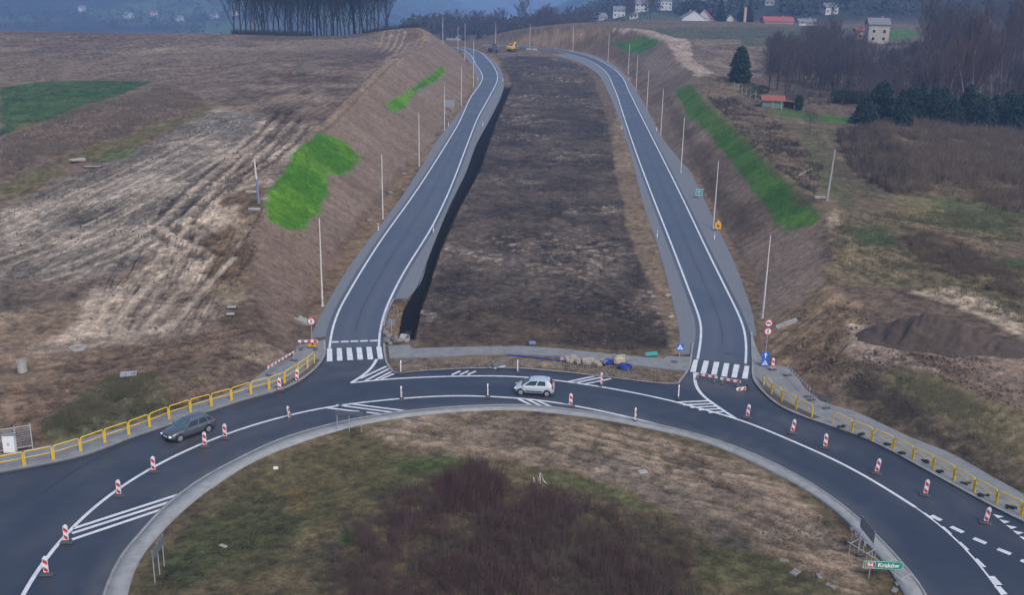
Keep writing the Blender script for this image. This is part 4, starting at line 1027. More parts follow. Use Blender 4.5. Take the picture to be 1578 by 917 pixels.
# yellow warning triangle standing on the left pavement
p = g1(481.5, 540); e = empty('warning_sign', (p.x, p.y, .15), 0, 'yellow roadworks warning triangle standing low on the left pavement', 'road sign')
def rtri(z, w, h): return [(-w, z), (w, z), (w * 1.02, z + .05), (.05, z + h), (-.05, z + h), (-w * 1.02, z + .05)]
pl(rtri(.22, .55, .98), .012, 0, 'sign_plate', M['signback'], e); pl(rtri(.225, .54, .965), .004, -.005, 'red_border', M['red'], e); pl(rtri(.262, .46, .84), .003, -.009, 'yellow_field', M['orange'], e)
b = MB(); b.prism(circle(.02, .72, .05, 12), .003, Matrix.Translation((0, -.013, 0))); b.prism([(-.10, .36), (-.02, .36), (.02, .50), (.07, .36), (.14, .36), (.07, .55), (.05, .66), (-.03, .66), (-.05, .52)], .003, Matrix.Translation((0, -.013, 0))); b.build('pictogram', M['black'], e)
b = MB(); b.tube([(-.35, .02, .25), (-.42, .35, 0)], .02, 6); b.tube([(.35, .02, .25), (.42, .35, 0)], .02, 6); b.tube([(-.4, .02, 0), (-.35, .02, .3)], .02, 6); b.tube([(.4, .02, 0), (.35, .02, .3)], .02, 6); b.build('stand', M['galv'], e)
# roadside boards further up
e = sign_post('distance_board', (1077,306), 1.75, 'small teal green board with white lines beside the right slip road'); w = .58
pl([(-w, .55), (w, .55), (w, 1.65), (-w, 1.65)], .012, 0, 'sign_plate', M['white'], e); pl([(-w+.05, .60), (w-.05, .60), (w-.05, 1.60), (-w+.05, 1.60)], .003, -.004, 'green_field', M['teal'], e)
b = MB()
for z, a, c in ((1.3, -.35, .3), (1.1, -.35, .1), (.85, -.2, .35)): b.prism([(a, z), (c, z), (c, z + .07), (a, z + .07)], .003, Matrix.Translation((0, -.008, 0)))
b.build('white_lines', M['white'], e)
e = sign_post('roadworks_board', (1106,356), 1.6, 'yellow gabled roadworks board beside the second right lamp post'); w = .48
pl([(-w, .3), (w, .3), (w, 1.1), (0, 1.75), (-w, 1.1)], .012, 0, 'sign_plate', M['signback'], e); pl([(-w+.02, .32), (w-.02, .32), (w-.02, 1.09), (0, 1.71), (-w+.02, 1.09)], .003, -.004, 'yellow_field', M['orange'], e)
b = MB(); b.prism([(-.2, .7), (.1, .6), (.22, .8), (-.1, 1.0)], .003, Matrix.Translation((0, -.008, 0))); b.build('pictogram', M['black'], e)
p = g1(692, 172); e = empty('direction_board', (p.x, p.y, p.z), .15, 'large grey-backed direction board beside the left slip road', 'road sign')
pl([(-1.4, 1.1), (1.4, 1.1), (1.4, 2.9), (-1.4, 2.9)], .03, 0, 'sign_plate', M['signback'], e)
for x in (-.9, .9):
    b = MB(); b.tube([(x, .07, -.2), (x, .07, 2.8)], .05, 8); b.build('pole', M['galv'], e)
p = g1(690, 186); e = empty('small_sign', (p.x, p.y, p.z), .4, 'small dark sign below the grey direction board', 'road sign'); b = MB(); b.tube([(0, .03, -.1), (0, .03, 1.5)], .035, 6); b.build('pole', M['galv'], e); pl([(-.4, .7), (.4, .7), (.4, 1.4), (-.4, 1.4)], .012, 0, 'sign_plate', M['darksteel'], e)

# three-legged boards on the round island, seen from behind
M['dullsign'] = mat('dull blue-grey sign back', (.085, .10, .13), .6)
def back_board(pa, pb, hz, hb, label, n=3, mt='signback', backs=.1):
    A, B = T([pa, pb]); dx, dy = B[0] - A[0], B[1] - A[1]; L = math.hypot(dx, dy)
    e = empty('direction_sign', (A[0], A[1], HZ(*A) + .1), math.atan2(dy, dx), label, 'road sign')
    b = MB(); b.box((L / 2, 0, hz - hb / 2), (L + .3, .025, hb), bev=.006); b.build('sign_plate', M[mt], e)
    b = MB(); 
    for z in (hz - .1, hz - hb + .1): b.box((L / 2, .03, z), (L + .2, .03, .05))
    b.build('cross_bar', M['galv'], e)
    for i in range(n):
        b = MB(); b.tube([(L * i / (n - 1), .065, -.4), (L * i / (n - 1), .065, hz - .03)], .032, 8); b.build('pole', M['galv'], e)
    return e
back_board((240.6,899), (255,873), 2.1, .62, 'grey-backed sign on three poles on the left rim of the round island')
back_board((519.8,665), (556.6,666), 1.7, .36, 'thin grey sign on three poles at the top left rim of the round island', mt='dullsign')
back_board((1322,848), (1340,872), 2.35, .85, 'tall narrow grey panel behind the green town sign', n=2)
# green town sign
def text(body, size, parent, m, loc, name='lettering', bold=.012):
    cu = bpy.data.curves.new(name, 'FONT'); cu.body = body; cu.size = size; cu.extrude = .002; cu.offset = bold; cu.align_x = 'LEFT'; cu.align_y = 'CENTER'
    t = bpy.data.objects.new(name, cu); COL.objects.link(t); bpy.context.view_layer.update()
    me = bpy.data.meshes.new_from_object(t.evaluated_get(bpy.context.evaluated_depsgraph_get()))
    bpy.data.objects.remove(t); me.materials.clear(); me.materials.append(m)
    o = bpy.data.objects.new(name, me); COL.objects.link(o); o.parent = parent; o.location = loc; o.rotation_euler = (math.pi / 2, 0, 0); return o
p = g1(1358, 893); e = empty('town_sign', (p.x, p.y, HZ(p.x, p.y) + .1), math.radians(-2), 'green arrow-shaped road sign reading 94 Kraków at the island edge', 'road sign')
w = 1.22; z0, z1 = .58, 1.15; zm = (z0 + z1) / 2
def arrow(k): return [(-w + k, z0 + k), (w - .13 - k * .4, z0 + k), (w + .05 - k * 1.2, zm), (w - .13 - k * .4, z1 - k), (-w + k, z1 - k)]
pl(arrow(0), .03, 0, 'sign_plate', M['green'], e); pl(arrow(.028), .003, -.004, 'white_border', M['white'], e); pl(arrow(.05), .003, -.008, 'green_field', M['green'], e)
rw = [(-1.05, zm - .17), (-.50, zm - .17), (-.50, zm + .17), (-1.05, zm + .17)]
pl([(-1.07, zm - .19), (-.48, zm - .19), (-.48, zm + .19), (-1.07, zm + .19)], .003, -.012, 'number_border', M['white'], e); pl(rw, .003, -.016, 'number_field', M['red'], e)
text('94', .36, e, M['white'], (-.97, -.0185, zm - .01), 'number'); text('Kraków', .40, e, M['white'], (-.33, -.0105, zm - .01), 'lettering')
for x in (-.75, .8):
    b = MB(); b.tube([(x, .06, -.3), (x, .06, 1.1)], .03, 8); b.build('pole', M['galv'], e)
# steel trestle frames behind it
p = g1(1362, 886); e = empty('trestle_frame', (p.x + .2, p.y + .5, HZ(p.x, p.y) + .12), math.radians(-52), 'galvanised steel ladder frame leaning behind the green town sign', 'frame')
b = MB()
for y in (-.5, .5): b.tube([(-2.4, y, .9), (0, y, .62), (1.6, y, .05)], .03, 6)
for x, z in ((-2.2, .87), (-1.0, .73), (.2, .56), (1.4, .12)): b.tube([(x, -.5, z), (x, .5, z)], .028, 6)
for y in (-.5, .5): b.tube([(-2.2, y, .87), (-2.2, y, -.15)], .03, 6); b.tube([(-1.0, y, .73), (-1.0, y, -.15)], .03, 6)
b.build('frame', M['galv'], e)
barrier((1308,836), (1331,862), 1.0, 'weathered red and white barrier on the right rim of the round island', drop=.15)

# ------------------------------------------------------------------ delineator posts
def make_delin():
    r = empty('delineator_post', (0, 0, 0))
    b = MB(); b.prism([(-.06, -.1), (.06, -.1), (.06, .95), (-.06, 1.05)], .10, Matrix.Translation((0, -.05, 0))); b.build('post', M['white'], r)
    b = MB(); b.box((0, 0, .78), (.124, .104, .16)); b.build('black_band', M['black'], r)
    b = MB(); b.box((0, -.054, .78), (.05, .006, .13)); b.build('reflector', M['red'], r); return r
dp = make_delin()
for i, (x, y, lab) in enumerate([(583,355,'left of the left slip road, nearest the roundabout'),(668,358,'right of the left slip road beside the black trench, nearest the roundabout'),(691,194,'left of the left slip road, second from the roundabout'),(744,194,'right of the left slip road, second from the roundabout'),(736,123,'left of the left slip road, third from the roundabout'),(775,125,'right of the left slip road, third from the roundabout'),
    (1012.7,366,'left of the right slip road, nearest the roundabout'),(1100.7,369,'right of the right slip road, nearest the roundabout'),(958,199,'left of the right slip road, second from the roundabout'),(1012,201,'right of the right slip road, second from the roundabout'),(969,123,'right of the right slip road, third from the roundabout'),(878,79,'right of the right slip road where it bends, farthest up')]):
    o = dp if i == 0 else copy_tree(dp); p = g1(x, y); o.location = p; tag(o, 'white post ' + lab, 'delineator', 'white delineator posts along the slip roads')

# ------------------------------------------------------------------ cars
M['glass'] = mat('car glass', (.02, .028, .036), .08); M['glass_f'] = mat('windscreen glass', (.06, .115, .135), .06)
M['tyre'] = mat('tyre rubber', (.016, .016, .017), .85); M['rim'] = mat('alloy rim', (.48, .49, .51), .35, .7)
M['lamp'] = mat('headlamp lens', (.72, .74, .76), .12); M['tail'] = mat('tail lamp lens', (.42, .012, .03), .2); M['plate'] = mat('number plate', (.7, .7, .68), .4)
def paint(name, c, metal):
    m = mat(name, c, .32, metal); b = m.node_tree.nodes['Principled BSDF']; b.inputs['Coat Weight'].default_value = .6; b.inputs['Coat Roughness'].default_value = .08; return m
M['silver'] = paint('silver blue car paint', (.54, .58, .63), .3); M['slate'] = paint('dark grey car paint', (.12, .13, .15), .5)
def car(label, pm, L, Wd, H, st, cab, wx, wr, belt, estate):
    """st: stations (x, zlow, zshoulder, halfwidth); cab: (x base front, x roof front, x roof rear, x base rear, roof half width)"""
    r = empty('car', (0, 0, 0), 0, label, 'car')
    # lower body loft
    xs = np.linspace(st[0][0], st[-1][0], 41); A = np.array(st); f = lambda k: np.interp(xs, A[:, 0], A[:, k])
    zl, zs, hw = [smooth(np.c_[xs, v], 1)[:, 1] for v in (f(1), f(2), f(3))]
    V = []; npf = 14
    for x, a, s, w in zip(xs, zl, zs, hw):
        h = s - a
        half = [(0, a), (w * .80, a), (w * .93, a + .05), (w * .985, a + h * .30), (w, a + h * .55), (w * .985, a + h * .78), (w * .93, s - .035), (w * .84, s - .004), (0, s + .02)]
        ring_ = half + [(-y, z) for y, z in half[-2:0:-1]]
        V += [(x, y, z) for y, z in ring_]
    m = len(ring_); F = []
    for i in range(len(xs) - 1):
        for k in range(m): l_ = (k + 1) % m; F.append([i * m + k, (i + 1) * m + k, (i + 1) * m + l_, i * m + l_])
    F.append(list(range(m))); F.append([(len(xs) - 1) * m + m - 1 - k for k in range(m)])
    o = mesh_np('body', np.array(V), F, pm, r, smooth=True)
    x1, x2, x3, x4, ry = cab; zb = belt
    wb = lambda x: np.interp(x, A[:, 0], A[:, 3]) * .93
    def S_(u, v, out=0.0):       # cabin side surface, u rear(0)->front(1) , v belt->roof
        xb = x4 + (x1 - x4) * u; xt = x3 + (x2 - x3) * u
        x = xb + (xt - xb) * v; bz = float(np.interp(xb, xs, zs)) - .03 if True else zb
        y = wb(xb) + (ry - wb(xb)) * (v ** 1.15); zt = H - .05 - (.15 if not estate else .08) * (abs(u - .48) * 1.7) ** 2.2
        return (x, y + out, bz + (zt - bz) * v + out * .35)
    b = MB(); nu, nv = 13, 7; grid = [[S_(i / (nu - 1), j / (nv - 1)) for j in range(nv)] for i in range(nu)]
    vs = []; 
    for i in range(nu):
        row = grid[i]; top = row[-1]; rr_ = [(0.75, .022), (.35, .042), (0, .05)]
        half = row + [(top[0], top[1] * k, top[2] + dz) for k, dz in rr_]
        full = half + [(x, -y, z) for x, y, z in half[-2::-1]]
        vs += full
    m = len(full); fs = []
    for i in range(nu - 1):
        for k in range(m - 1): fs.append([i * m + k, i * m + k + 1, (i + 1) * m + k + 1, (i + 1) * m + k])
    fs.append(list(range(m))[::-1]); fs.append([(nu - 1) * m + k for k in range(m)])
    b.add(vs, fs); b.build('cabin', pm, r, auto=.7)
    def panel(name, u0, u1, v0, v1, side, mt, skew0=0, skew1=0):
        b = MB(); nn_ = 5; P = []
        for i in range(nn_):
            for j in range(nn_):
                v = v0 + (v1 - v0) * j / (nn_ - 1); a0 = u0 + skew0 * (v - v0); a1 = u1 + skew1 * (v - v0); u = a0 + (a1 - a0) * i / (nn_ - 1)
                x, y, z = S_(u, v, .010); P.append((x, side * y, z))
        b.add(P, [[i * nn_ + j, i * nn_ + j + 1, (i + 1) * nn_ + j + 1, (i + 1) * nn_ + j][::side] for i in range(nn_ - 1) for j in range(nn_ - 1)]); return b.build(name, mt, r, smooth=True)
    for s in (1, -1):
        panel('front_door_window', .55, .90, .10, .86, s, M['glass'], 0, 0.02); panel('rear_door_window', .22, .51, .10, .86, s, M['glass'])
        if estate: panel('quarter_window', .05, .19, .14, .82, s, M['glass'])
    def endpanel(name, u, out, mt, v0, v1):
        b = MB(); P = []; n_ = 7
        for j in range(5):
            v = v0 + (v1 - v0) * j / 4; x, y, z = S_(u, v); y *= .90
            for i in range(n_):
                t = -1 + 2 * i / (n_ - 1); P.append((x + out * (1 + .0 * t), y * t, z + .012 + (.05 * v) * (1 - t * t)))
        b.add(P, [[j * n_ + i, j * n_ + i + 1, (j + 1) * n_ + i + 1, (j + 1) * n_ + i][::(-1 if out > 0 else 1)] for j in range(4) for i in range(n_ - 1)]); return b.build(name, mt, r, smooth=True)
    endpanel('windscreen', 1.0, .012, M['glass_f'], .06, .95); endpanel('rear_window', 0.0, -.012, M['glass'], .22, .92)
    for x in wx:
        for s in (1, -1):
            w_ = float(np.interp(x, A[:, 0], A[:, 3]))
            b = MB(); pts = [(x + (wr + .065) * math.cos(q), s * (w_ + .004), wr + .02 + (wr + .065) * math.sin(q)) for q in np.linspace(-.5, math.pi + .5, 20)]
            pts2 = [(px_, s * (w_ - .2), pz) for px_, _, pz in pts]
            nn_ = len(pts); b.add(pts + pts2, [list(range(nn_))[::-s]] + [[i, i + 1, nn_ + i + 1, nn_ + i][::-s] for i in range(nn_ - 1)]); b.build('wheel_arch', M['black'], r)
            b = MB(); b.tube([(0, -.10, 0), (0, -.085, 0), (0, .085, 0), (0, .10, 0)], [wr * .93, wr, wr, wr * .93], 24); wh = b.build('wheel', M['tyre'], r, auto=.5); wh.location = (x, s * (w_ - .075), wr)
            b = MB(); y = s * .103
            b.prism(circle(0, 0, wr * .68, 20), .012, Matrix.Translation((0, y - .006, 0)))
            for q in range(5): 
                c_, s_ = math.cos(q * 1.2566), math.sin(q * 1.2566); b.box((c_ * wr * .36, y + s * .008, s_ * wr * .36), (wr * .6, .012, wr * .16), ry=-q * 1.2566)
            b.build('rim', M['rim'], wh)
    xf, xr = st[-1][0], st[0][0]
    for s in (1, -1):
        w_ = float(np.interp(xf - .14, A[:, 0], A[:, 3])); zz = float(np.interp(xf - .14, A[:, 0], A[:, 2]))
        b = MB(); b.box((xf - .10, s * (w_ - .17), zz - .12), (.24, .34, .16), rz=-s * .45, bev=.05); b.build('headlight', M['lamp'], r, auto=.8)
        w_ = float(np.interp(xr + .06, A[:, 0], A[:, 3])); zz = float(np.interp(xr + .1, A[:, 0], A[:, 2]))
        b = MB(); b.box((xr + .13, s * (w_ - .05), zz - (.10 if not estate else .12)), (.17, .14, .36 if not estate else .22), bev=.04); b.build('tail_light', M['tail'], r, auto=.8)
        xm = x1 - .28; b = MB(); b.box((xm, s * (wb(xm) + .16), float(np.interp(xm, xs, zs)) + .07), (.12, .18, .12), bev=.04); b.build('wing_mirror', pm, r, auto=.8)
        for dx in ((x1 + x4) / 2 - .05, (x1 + x4) / 2 - .95):
            b = MB(); w_ = float(np.interp(dx, A[:, 0], A[:, 3])); b.box((dx, s * (w_ - .004), float(np.interp(dx, xs, zs)) - .16), (.18, .03, .035), bev=.01); b.build('door_handle', pm if not estate else M['rim'], r)
        b = MB(); w_ = Wd / 2; b.box(((wx[0] + wx[1]) / 2, s * (w_ - .002), .44), (wx[1] - wx[0] - 2 * wr - .3, .03, .09), bev=.012); b.build('side_moulding', M['black'] if not estate else pm, r)
        if estate:
            b = MB(); b.tube([(x3 + .15, s * (ry - .06), H - .04), (x3 + .3, s * (ry - .05), H + .03), (x2 - .25, s * (ry - .05), H + .03), (x2 - .1, s * (ry - .06), H - .04)], .018, 6); b.build('roof_rail', M['rim'], r, smooth=True)
    b = MB(); b.box((xf - .012, 0, .52), (.03, .52, .115), bev=.005); b.build('number_plate', M['plate'], r)
    b = MB(); b.box((xr + .012, 0, .62), (.03, .52, .115), bev=.005); b.build('number_plate', M['plate'], r)
    b = MB(); b.box((xf - .02, 0, .36), (.06, 1.0, .14), bev=.02); b.box((xf - .03, 0, .62), (.06, .8, .10), bev=.02); b.build('grille', M['black'], r)
    b = MB(); b.box((0, 0, .20), (L * .86, Wd * .86, .12)); b.build('underbody', M['black'], r)
    return r
def place_car(r, pf, pr, wx, Wd):
    f, q = [Vector((*t, 0)) for t in T([pf, pr])]
    d = (f - q).normalized(); right = Vector((d.y, -d.x, 0)); c = (f + q) / 2 + right * (Wd / 2 - .1)
    mid = (wx[0] + wx[1]) / 2; c -= d * mid; r.location = (c.x, c.y, .036); r.rotation_euler = (0, 0, math.atan2(d.y, d.x))
    return (f - q).length
wxs = (-1.16, 1.18)
c1 = car('silver blue five-door hatchback driving on the far side of the roundabout', M['silver'], 3.55, 1.6, 1.50,
    [(-1.76, .34, .82, .66), (-1.70, .26, .98, .76), (-1.5, .22, 1.0, .79), (-.6, .20, .96, .80), (.3, .20, .94, .80), (.95, .20, .92, .79), (1.35, .22, .84, .77), (1.62, .26, .72, .70), (1.78, .36, .58, .56)],
    (1.24, .42, -1.34, -1.68, .58), wxs, .285, .95, False)
place_car(c1, (802.3, 609.3), (842.8, 611.8), wxs, 1.6)
wxe = (-1.30, 1.34)
c2 = car('dark grey estate car with roof rails driving past the left pavement', M['slate'], 4.35, 1.78, 1.46,
    [(-2.14, .36, .80, .72), (-2.08, .28, .96, .82), (-1.8, .22, .98, .87), (-.6, .20, .95, .89), (.5, .20, .92, .89), (1.0, .20, .90, .88), (1.55, .22, .82, .86), (1.95, .26, .72, .78), (2.16, .36, .58, .60)],
    (1.05, .22, -1.55, -2.02, .60), wxe, .32, .93, True)
place_car(c2, (277.5, 682), (321, 667), wxe, 1.72); c2.scale = (.955, .965, 1.0)

# ================================================================== VEGETATION
def segs(P0, P1, R0, R1, n=3):
    """many thin tapered twigs as one triangle/quad soup"""
    P0 = np.asarray(P0, np.float32); P1 = np.asarray(P1, np.float32); R0 = np.broadcast_to(np.asarray(R0, np.float32), (len(P0),)); R1 = np.broadcast_to(np.asarray(R1, np.float32), (len(P0),))
    d = P1 - P0; d /= np.maximum(np.linalg.norm(d, axis=1), 1e-6)[:, None]
    up = np.where(np.abs(d[:, 2:3]) < .9, np.array([[0, 0, 1.]]), np.array([[1., 0, 0]]))
    a = np.cross(d, up); a /= np.maximum(np.linalg.norm(a, axis=1), 1e-6)[:, None]; b = np.cross(a, d)
    V = []
    for k in range(n):
        q = 2 * math.pi * k / n; o = a * math.cos(q) + b * math.sin(q)
        V.append(P0 + o * R0[:, None]); V.append(P1 + o * R1[:, None])
    V = np.stack(V, 1).reshape(-1, 3); m = 2 * n; base = np.arange(len(P0))[:, None] * m
    F = np.concatenate([base + np.array([[2 * k, (2 * k + 2) % m, (2 * k + 3) % m, 2 * k + 1]]) for k in range(n)], 0)
    return V, F
def skeleton(h, seed, spread=.35, levels=3, nb=9, first=.3, bend=.12, r0=.16, tw=5, upward=.6, thin=.02):
    """branching skeleton -> trunk segments and crown segments"""
    rn = random.Random(seed); tr = []; br = []
    def grow(p, d, length, r, lvl, out):
        n = 5 if lvl == 0 else 3; pts = [p]; q = Vector(p); dd = Vector(d)
        for i in range(n):
            dd = (dd + Vector((rn.uniform(-1, 1), rn.uniform(-1, 1), rn.uniform(-.3, .6))) * bend).normalized(); q = q + dd * length / n; pts.append(q.copy())
        for i in range(n): out.append((pts[i], pts[i + 1], max(thin, r * (1 - .8 * i / n)), max(thin * .8, r * (1 - .8 * (i + 1) / n))))
        if lvl < levels:
            k = nb if lvl == 0 else tw
            for j in range(k):
                t = first + (1 - first) * (j + rn.random()) / k if lvl == 0 else .25 + .75 * (j + rn.random()) / k
                i = min(n - 1, int(t * n)); f = t * n - i; b = pts[i].lerp(pts[i + 1], min(1, f)); az = rn.uniform(0, 6.283)
                nd = Vector((math.cos(az) * spread * 2, math.sin(az) * spread * 2, upward)) + dd * .55
                ll = length * ((.50 * (1.15 - t)) + .1 if lvl == 0 else rn.uniform(.35, .6))
                grow(b, nd.normalized(), ll, r * (1 - t * .75) * .5, lvl + 1, br)
    grow(Vector((0, 0, -.4)), Vector((0, 0, 1)), h, r0, 0, tr)
    return tr, br
def tree_mesh(parts, n=3):
    P0 = np.array([s[0] for s in parts]); P1 = np.array([s[1] for s in parts]); return segs(P0, P1, np.array([s[2] for s in parts]), np.array([s[3] for s in parts]), n)
M['bark'] = mat('dark bark', (.032, .031, .034), .9, var=.25, scale=2); M['twig'] = mat('bare grey-violet twigs', (.090, .072, .078), .9, var=.2, scale=.4)
M['bark_lt'] = mat('pale birch bark', (.34, .31, .30), .8, var=.3, scale=2); M['twig_red'] = mat('reddish birch twigs', (.105, .068, .066), .9, var=.2, scale=.4)
M['needle'] = mat('dark spruce needles', (.020, .046, .033), .85, var=.4, scale=.8); M['thuja'] = mat('dark hedge foliage', (.018, .045, .022), .85, var=.35, scale=1.2)
M['brush'] = mat('dark red-brown brush twigs', (.078, .052, .048), .95, col2=(.13, .070, .062), scale=.35); M['dry'] = mat('pale dry weeds', (.13, .105, .085), .95, col2=(.21, .175, .135), scale=.3)
M['grassblade'] = mat('wintry grass', (.085, .09, .040), .95, col2=(.175, .145, .088), scale=.35)
M['palegrass'] = mat('bleached olive grass', (.17, .16, .085), .95, col2=(.26, .23, .145), scale=.4)
M['bramble'] = mat('dark bramble', (.050, .040, .036), .95, col2=(.085, .07, .058), scale=.3)
M['scrub2'] = mat('grey-brown undergrowth', (.085, .068, .058), .95, col2=(.15, .12, .095), scale=.5)
M['scrub'] = mat('brown scrub twigs', (.095, .068, .050), .95, col2=(.22, .165, .12), scale=.45)
def bare_tree(h, seed, label, group, bark='bark', twig='twig', **k):
    r = empty('bare_tree', (0, 0, 0), 0, label, 'tree', group)
    tr, br = skeleton(h, seed, **k)
    V, F = tree_mesh(tr, 7); mesh_np('trunk', V, F, M[bark], r, smooth=True); V, F = tree_mesh(br, 3); mesh_np('crown', V, F, M[twig], r); return r
def put(proto, first, x, y, z, s=1.0, rz=None, label=None):
    o = proto if first else copy_tree(proto); o.location = (x, y, z); o.scale = (s, s, s * random.uniform(.92, 1.1)); o.rotation_euler = (0, 0, random.uniform(0, 6.28) if rz is None else rz)
    if label: o['label'] = label
    return o
def at(px, Y):   # world X of an image column at distance Y
    d = rays([(px, 60)])[0]; return d[0] / d[1] * Y
# hilltop row on the left: tall trunks, crowns beyond the frame
protos = [bare_tree(22, 300 + i, 'x', 'bare trees in the row on the left hilltop', twig='bark', nb=22, first=.10, spread=.26, upward=.75, r0=.30, tw=7, bend=.09, thin=.024) for i in range(6)]
cols = [362,372,379,386,393,400,405,409,415,422,431,439,444,448,452,458,465,472,478,483,489,496,500,504,511,514,520,526,532,538,545,548,554,560,566,571,578,583,594,599]
used = set()
for i, x in enumerate(cols):
    Y = 372 + random.uniform(-7, 10); X = at(x, Y); z = HZ(X, Y); j = i % 6
    put(protos[j], j not in used, X, Y, z - .2, random.uniform(.7, 1.12), label=f'bare tree in the left hilltop row, {ordw(i)} from its left end'); used.add(j)
V0 = []; 
for x in np.linspace(358, 480, 120):
    Y = 366 + random.uniform(-2, 5); X = at(x, Y); V0.append((X, Y, HZ(X, Y)))
for x in np.linspace(560, 645, 60):
    Y = 372 + random.uniform(-2, 8); X = at(x, Y); V0.append((X, Y, HZ(X, Y)))
def brushsoup(base, n, L, tilt, r, seed, bend=.3):
    """n arching stems from each base point"""
    rn = np.random.default_rng(seed); B = np.repeat(np.asarray(base, float), n, 0); N = len(B)
    B = B + np.c_[rn.normal(0, .12, N), rn.normal(0, .12, N), np.zeros(N) - .05]
    az = rn.uniform(0, 6.283, N); tl = rn.normal(0, tilt, N); ln = L * rn.uniform(.45, 1.1, N)
    d = np.c_[np.sin(tl) * np.cos(az), np.sin(tl) * np.sin(az), np.abs(np.cos(tl))]
    m = B + d * (ln * .55)[:, None]; d2 = d + np.c_[rn.normal(0, bend, N), rn.normal(0, bend, N), rn.normal(-.05, bend * .5, N)]; d2 /= np.linalg.norm(d2, axis=1)[:, None]
    e = m + d2 * (ln * .45)[:, None]
    s = B + d * (ln * rn.uniform(.3, .8, N))[:, None]; d3 = d + np.c_[rn.normal(0, .7, N), rn.normal(0, .7, N), rn.normal(0, .3, N)]; e3 = s + d3 * (ln * .25)[:, None]
    return segs(np.r_[B, m, s], np.r_[m, e, e3], np.r_[np.full(N, r), np.full(N, r * .75), np.full(N, r * .5)], np.r_[np.full(N, r * .75), np.full(N, r * .35), np.full(N, r * .3)])
def scatter(px, n, seed, world=None, clump=None, fade=0):
    rn = np.random.default_rng(seed); P = np.array(world or xyz2(px)); x0, y0 = P.min(0); x1, y1 = P.max(0); out = []
    while len(out) < n:
        X = rn.uniform(x0, x1, n * 2); Y = rn.uniform(y0, y1, n * 2); ok = sdist(X, Y, P) < 0
        if fade: ok &= -sdist(X, Y, P) > rn.uniform(0, fade, len(X)) * rn.uniform(0, 1, len(X))
        if clump: ok &= fbm(X / clump, Y / clump, 2, seed) > rn.uniform(-.3, .18, len(X))
        out += list(zip(X[ok], Y[ok]))
    o = np.array(out[:n]); return np.c_[o, H0(o[:, 0], o[:, 1])]
def stuff(name, soup, m, label=None):
    o = mesh_np(name, soup[0], soup[1], m); o['kind'] = 'stuff'; return o
stuff('hilltop_undergrowth', brushsoup(V0, 10, 2.2, .5, .05, 5), M['bark'])

# thicket in the middle of the round island
isl_h = lambda P: np.c_[P[:, :2], P[:, 2] + .45 * sstep(RR - 2, 6, np.hypot(P[:, 0] - RC[0], P[:, 1] - RC[1]))]
BR = [(548,815),(580,790),(600,772),(660,760),(690,742),(740,728),(768,738),(790,757),(850,760),(920,785),(1000,800),(1050,845),(1075,885),(1060,930),(1000,990),(560,990),(500,917),(520,870)]
base = isl_h(scatter(BR, 1150, 11, clump=3.0, fade=7)); stuff('thicket', brushsoup(base, 10, 1.35, .55, .012, 12, .5), M['brush'])
base = isl_h(scatter([(660,765),(690,745),(740,730),(770,742),(790,800),(700,810)], 130, 13, clump=3, fade=4)); stuff('thicket', brushsoup(base, 12, 2.1, .25, .014, 14), M['brush'])
base = isl_h(scatter([(520,800),(600,755),(700,725),(790,745),(930,770),(1060,820),(1100,890),(1060,960),(520,960),(480,880)], 1500, 15, clump=2.0, fade=4)); stuff('dry_undergrowth', brushsoup(base, 8, .8, .7, .012, 16), M['scrub2'])
islw = [tuple(RC + (p - RC) * .965) for p in API[:-1:6]]
base = isl_h(scatter(None, 9000, 17, world=islw, clump=2.2)); stuff('grass', brushsoup(base, 3, .26, .7, .012, 18), M['grassblade'])
M['greengrass'] = mat('fresh sown grass', (.065, .185, .010), .95, col2=(.12, .24, .018), scale=.5); M['greengrass2'] = mat('sown grass', (.050, .135, .02), .95, col2=(.09, .165, .03), scale=.4)
for pl_, m_, n_, L_ in (([(436,266),(455,236),(495,206),(530,218),(556,243),(538,262),(505,274),(502,295),(488,330),(468,347),(435,347),(414,336),(414,312),(424,286)], 'greengrass', 3200, .38), ([(594,160),(620,147),(640,134),(670,112),(682,100),(684,112),(670,124),(645,137),(623,164),(608,172)], 'greengrass', 1500, .4),
    ([(942,63),(965,67),(985,60),(1000,56),(1013,61),(1008,70),(985,81),(960,75)], 'greengrass2', 1200, .45), ([(1042,140),(1065,130),(1085,156),(1117,184),(1147,212),(1201,268),(1238,304),(1262,326),(1258,343),(1215,355),(1197,345),(1182,320),(1152,280),(1122,240),(1092,205),(1062,180)], 'greengrass2', 4200, .4)):
    base = scatter(pl_, n_, n_, clump=2.6); stuff('slope_grass', brushsoup(base, 4, L_ * .6, .7, .014, n_ + 1, .5), M[m_])
# banks and rough ground on the right
base = scatter([(1290,215),(1340,195),(1400,183),(1480,187),(1578,180),(1640,190),(1640,340),(1500,318),(1440,300),(1380,300),(1320,275)], 3000, 21, clump=5); stuff('dry_scrub', brushsoup(base, 9, 2.1, .7, .03, 22, .6), M['scrub'])
base = scatter([(1290,205),(1340,195),(1400,240),(1400,300),(1350,290),(1300,250)], 700, 23, clump=7); stuff('dry_scrub', brushsoup(base, 9, 1.7, .6, .03, 24, .5), M['bramble'])
base = scatter([(1385,365),(1440,358),(1510,390),(1578,430),(1578,462),(1500,440),(1420,405)], 650, 25, clump=4, fade=4); stuff('bramble_thicket', brushsoup(base, 10, 1.0, .9, .02, 26, .6), M['scrub'])
base = scatter([(1290,595),(1340,570),(1400,605),(1480,670),(1578,735),(1578,772),(1480,712),(1400,674),(1310,636)], 900, 27, clump=1.6, fade=4); stuff('bank_weeds', brushsoup(base, 5, .4, .9, .011, 28, .6), M['scrub2'])
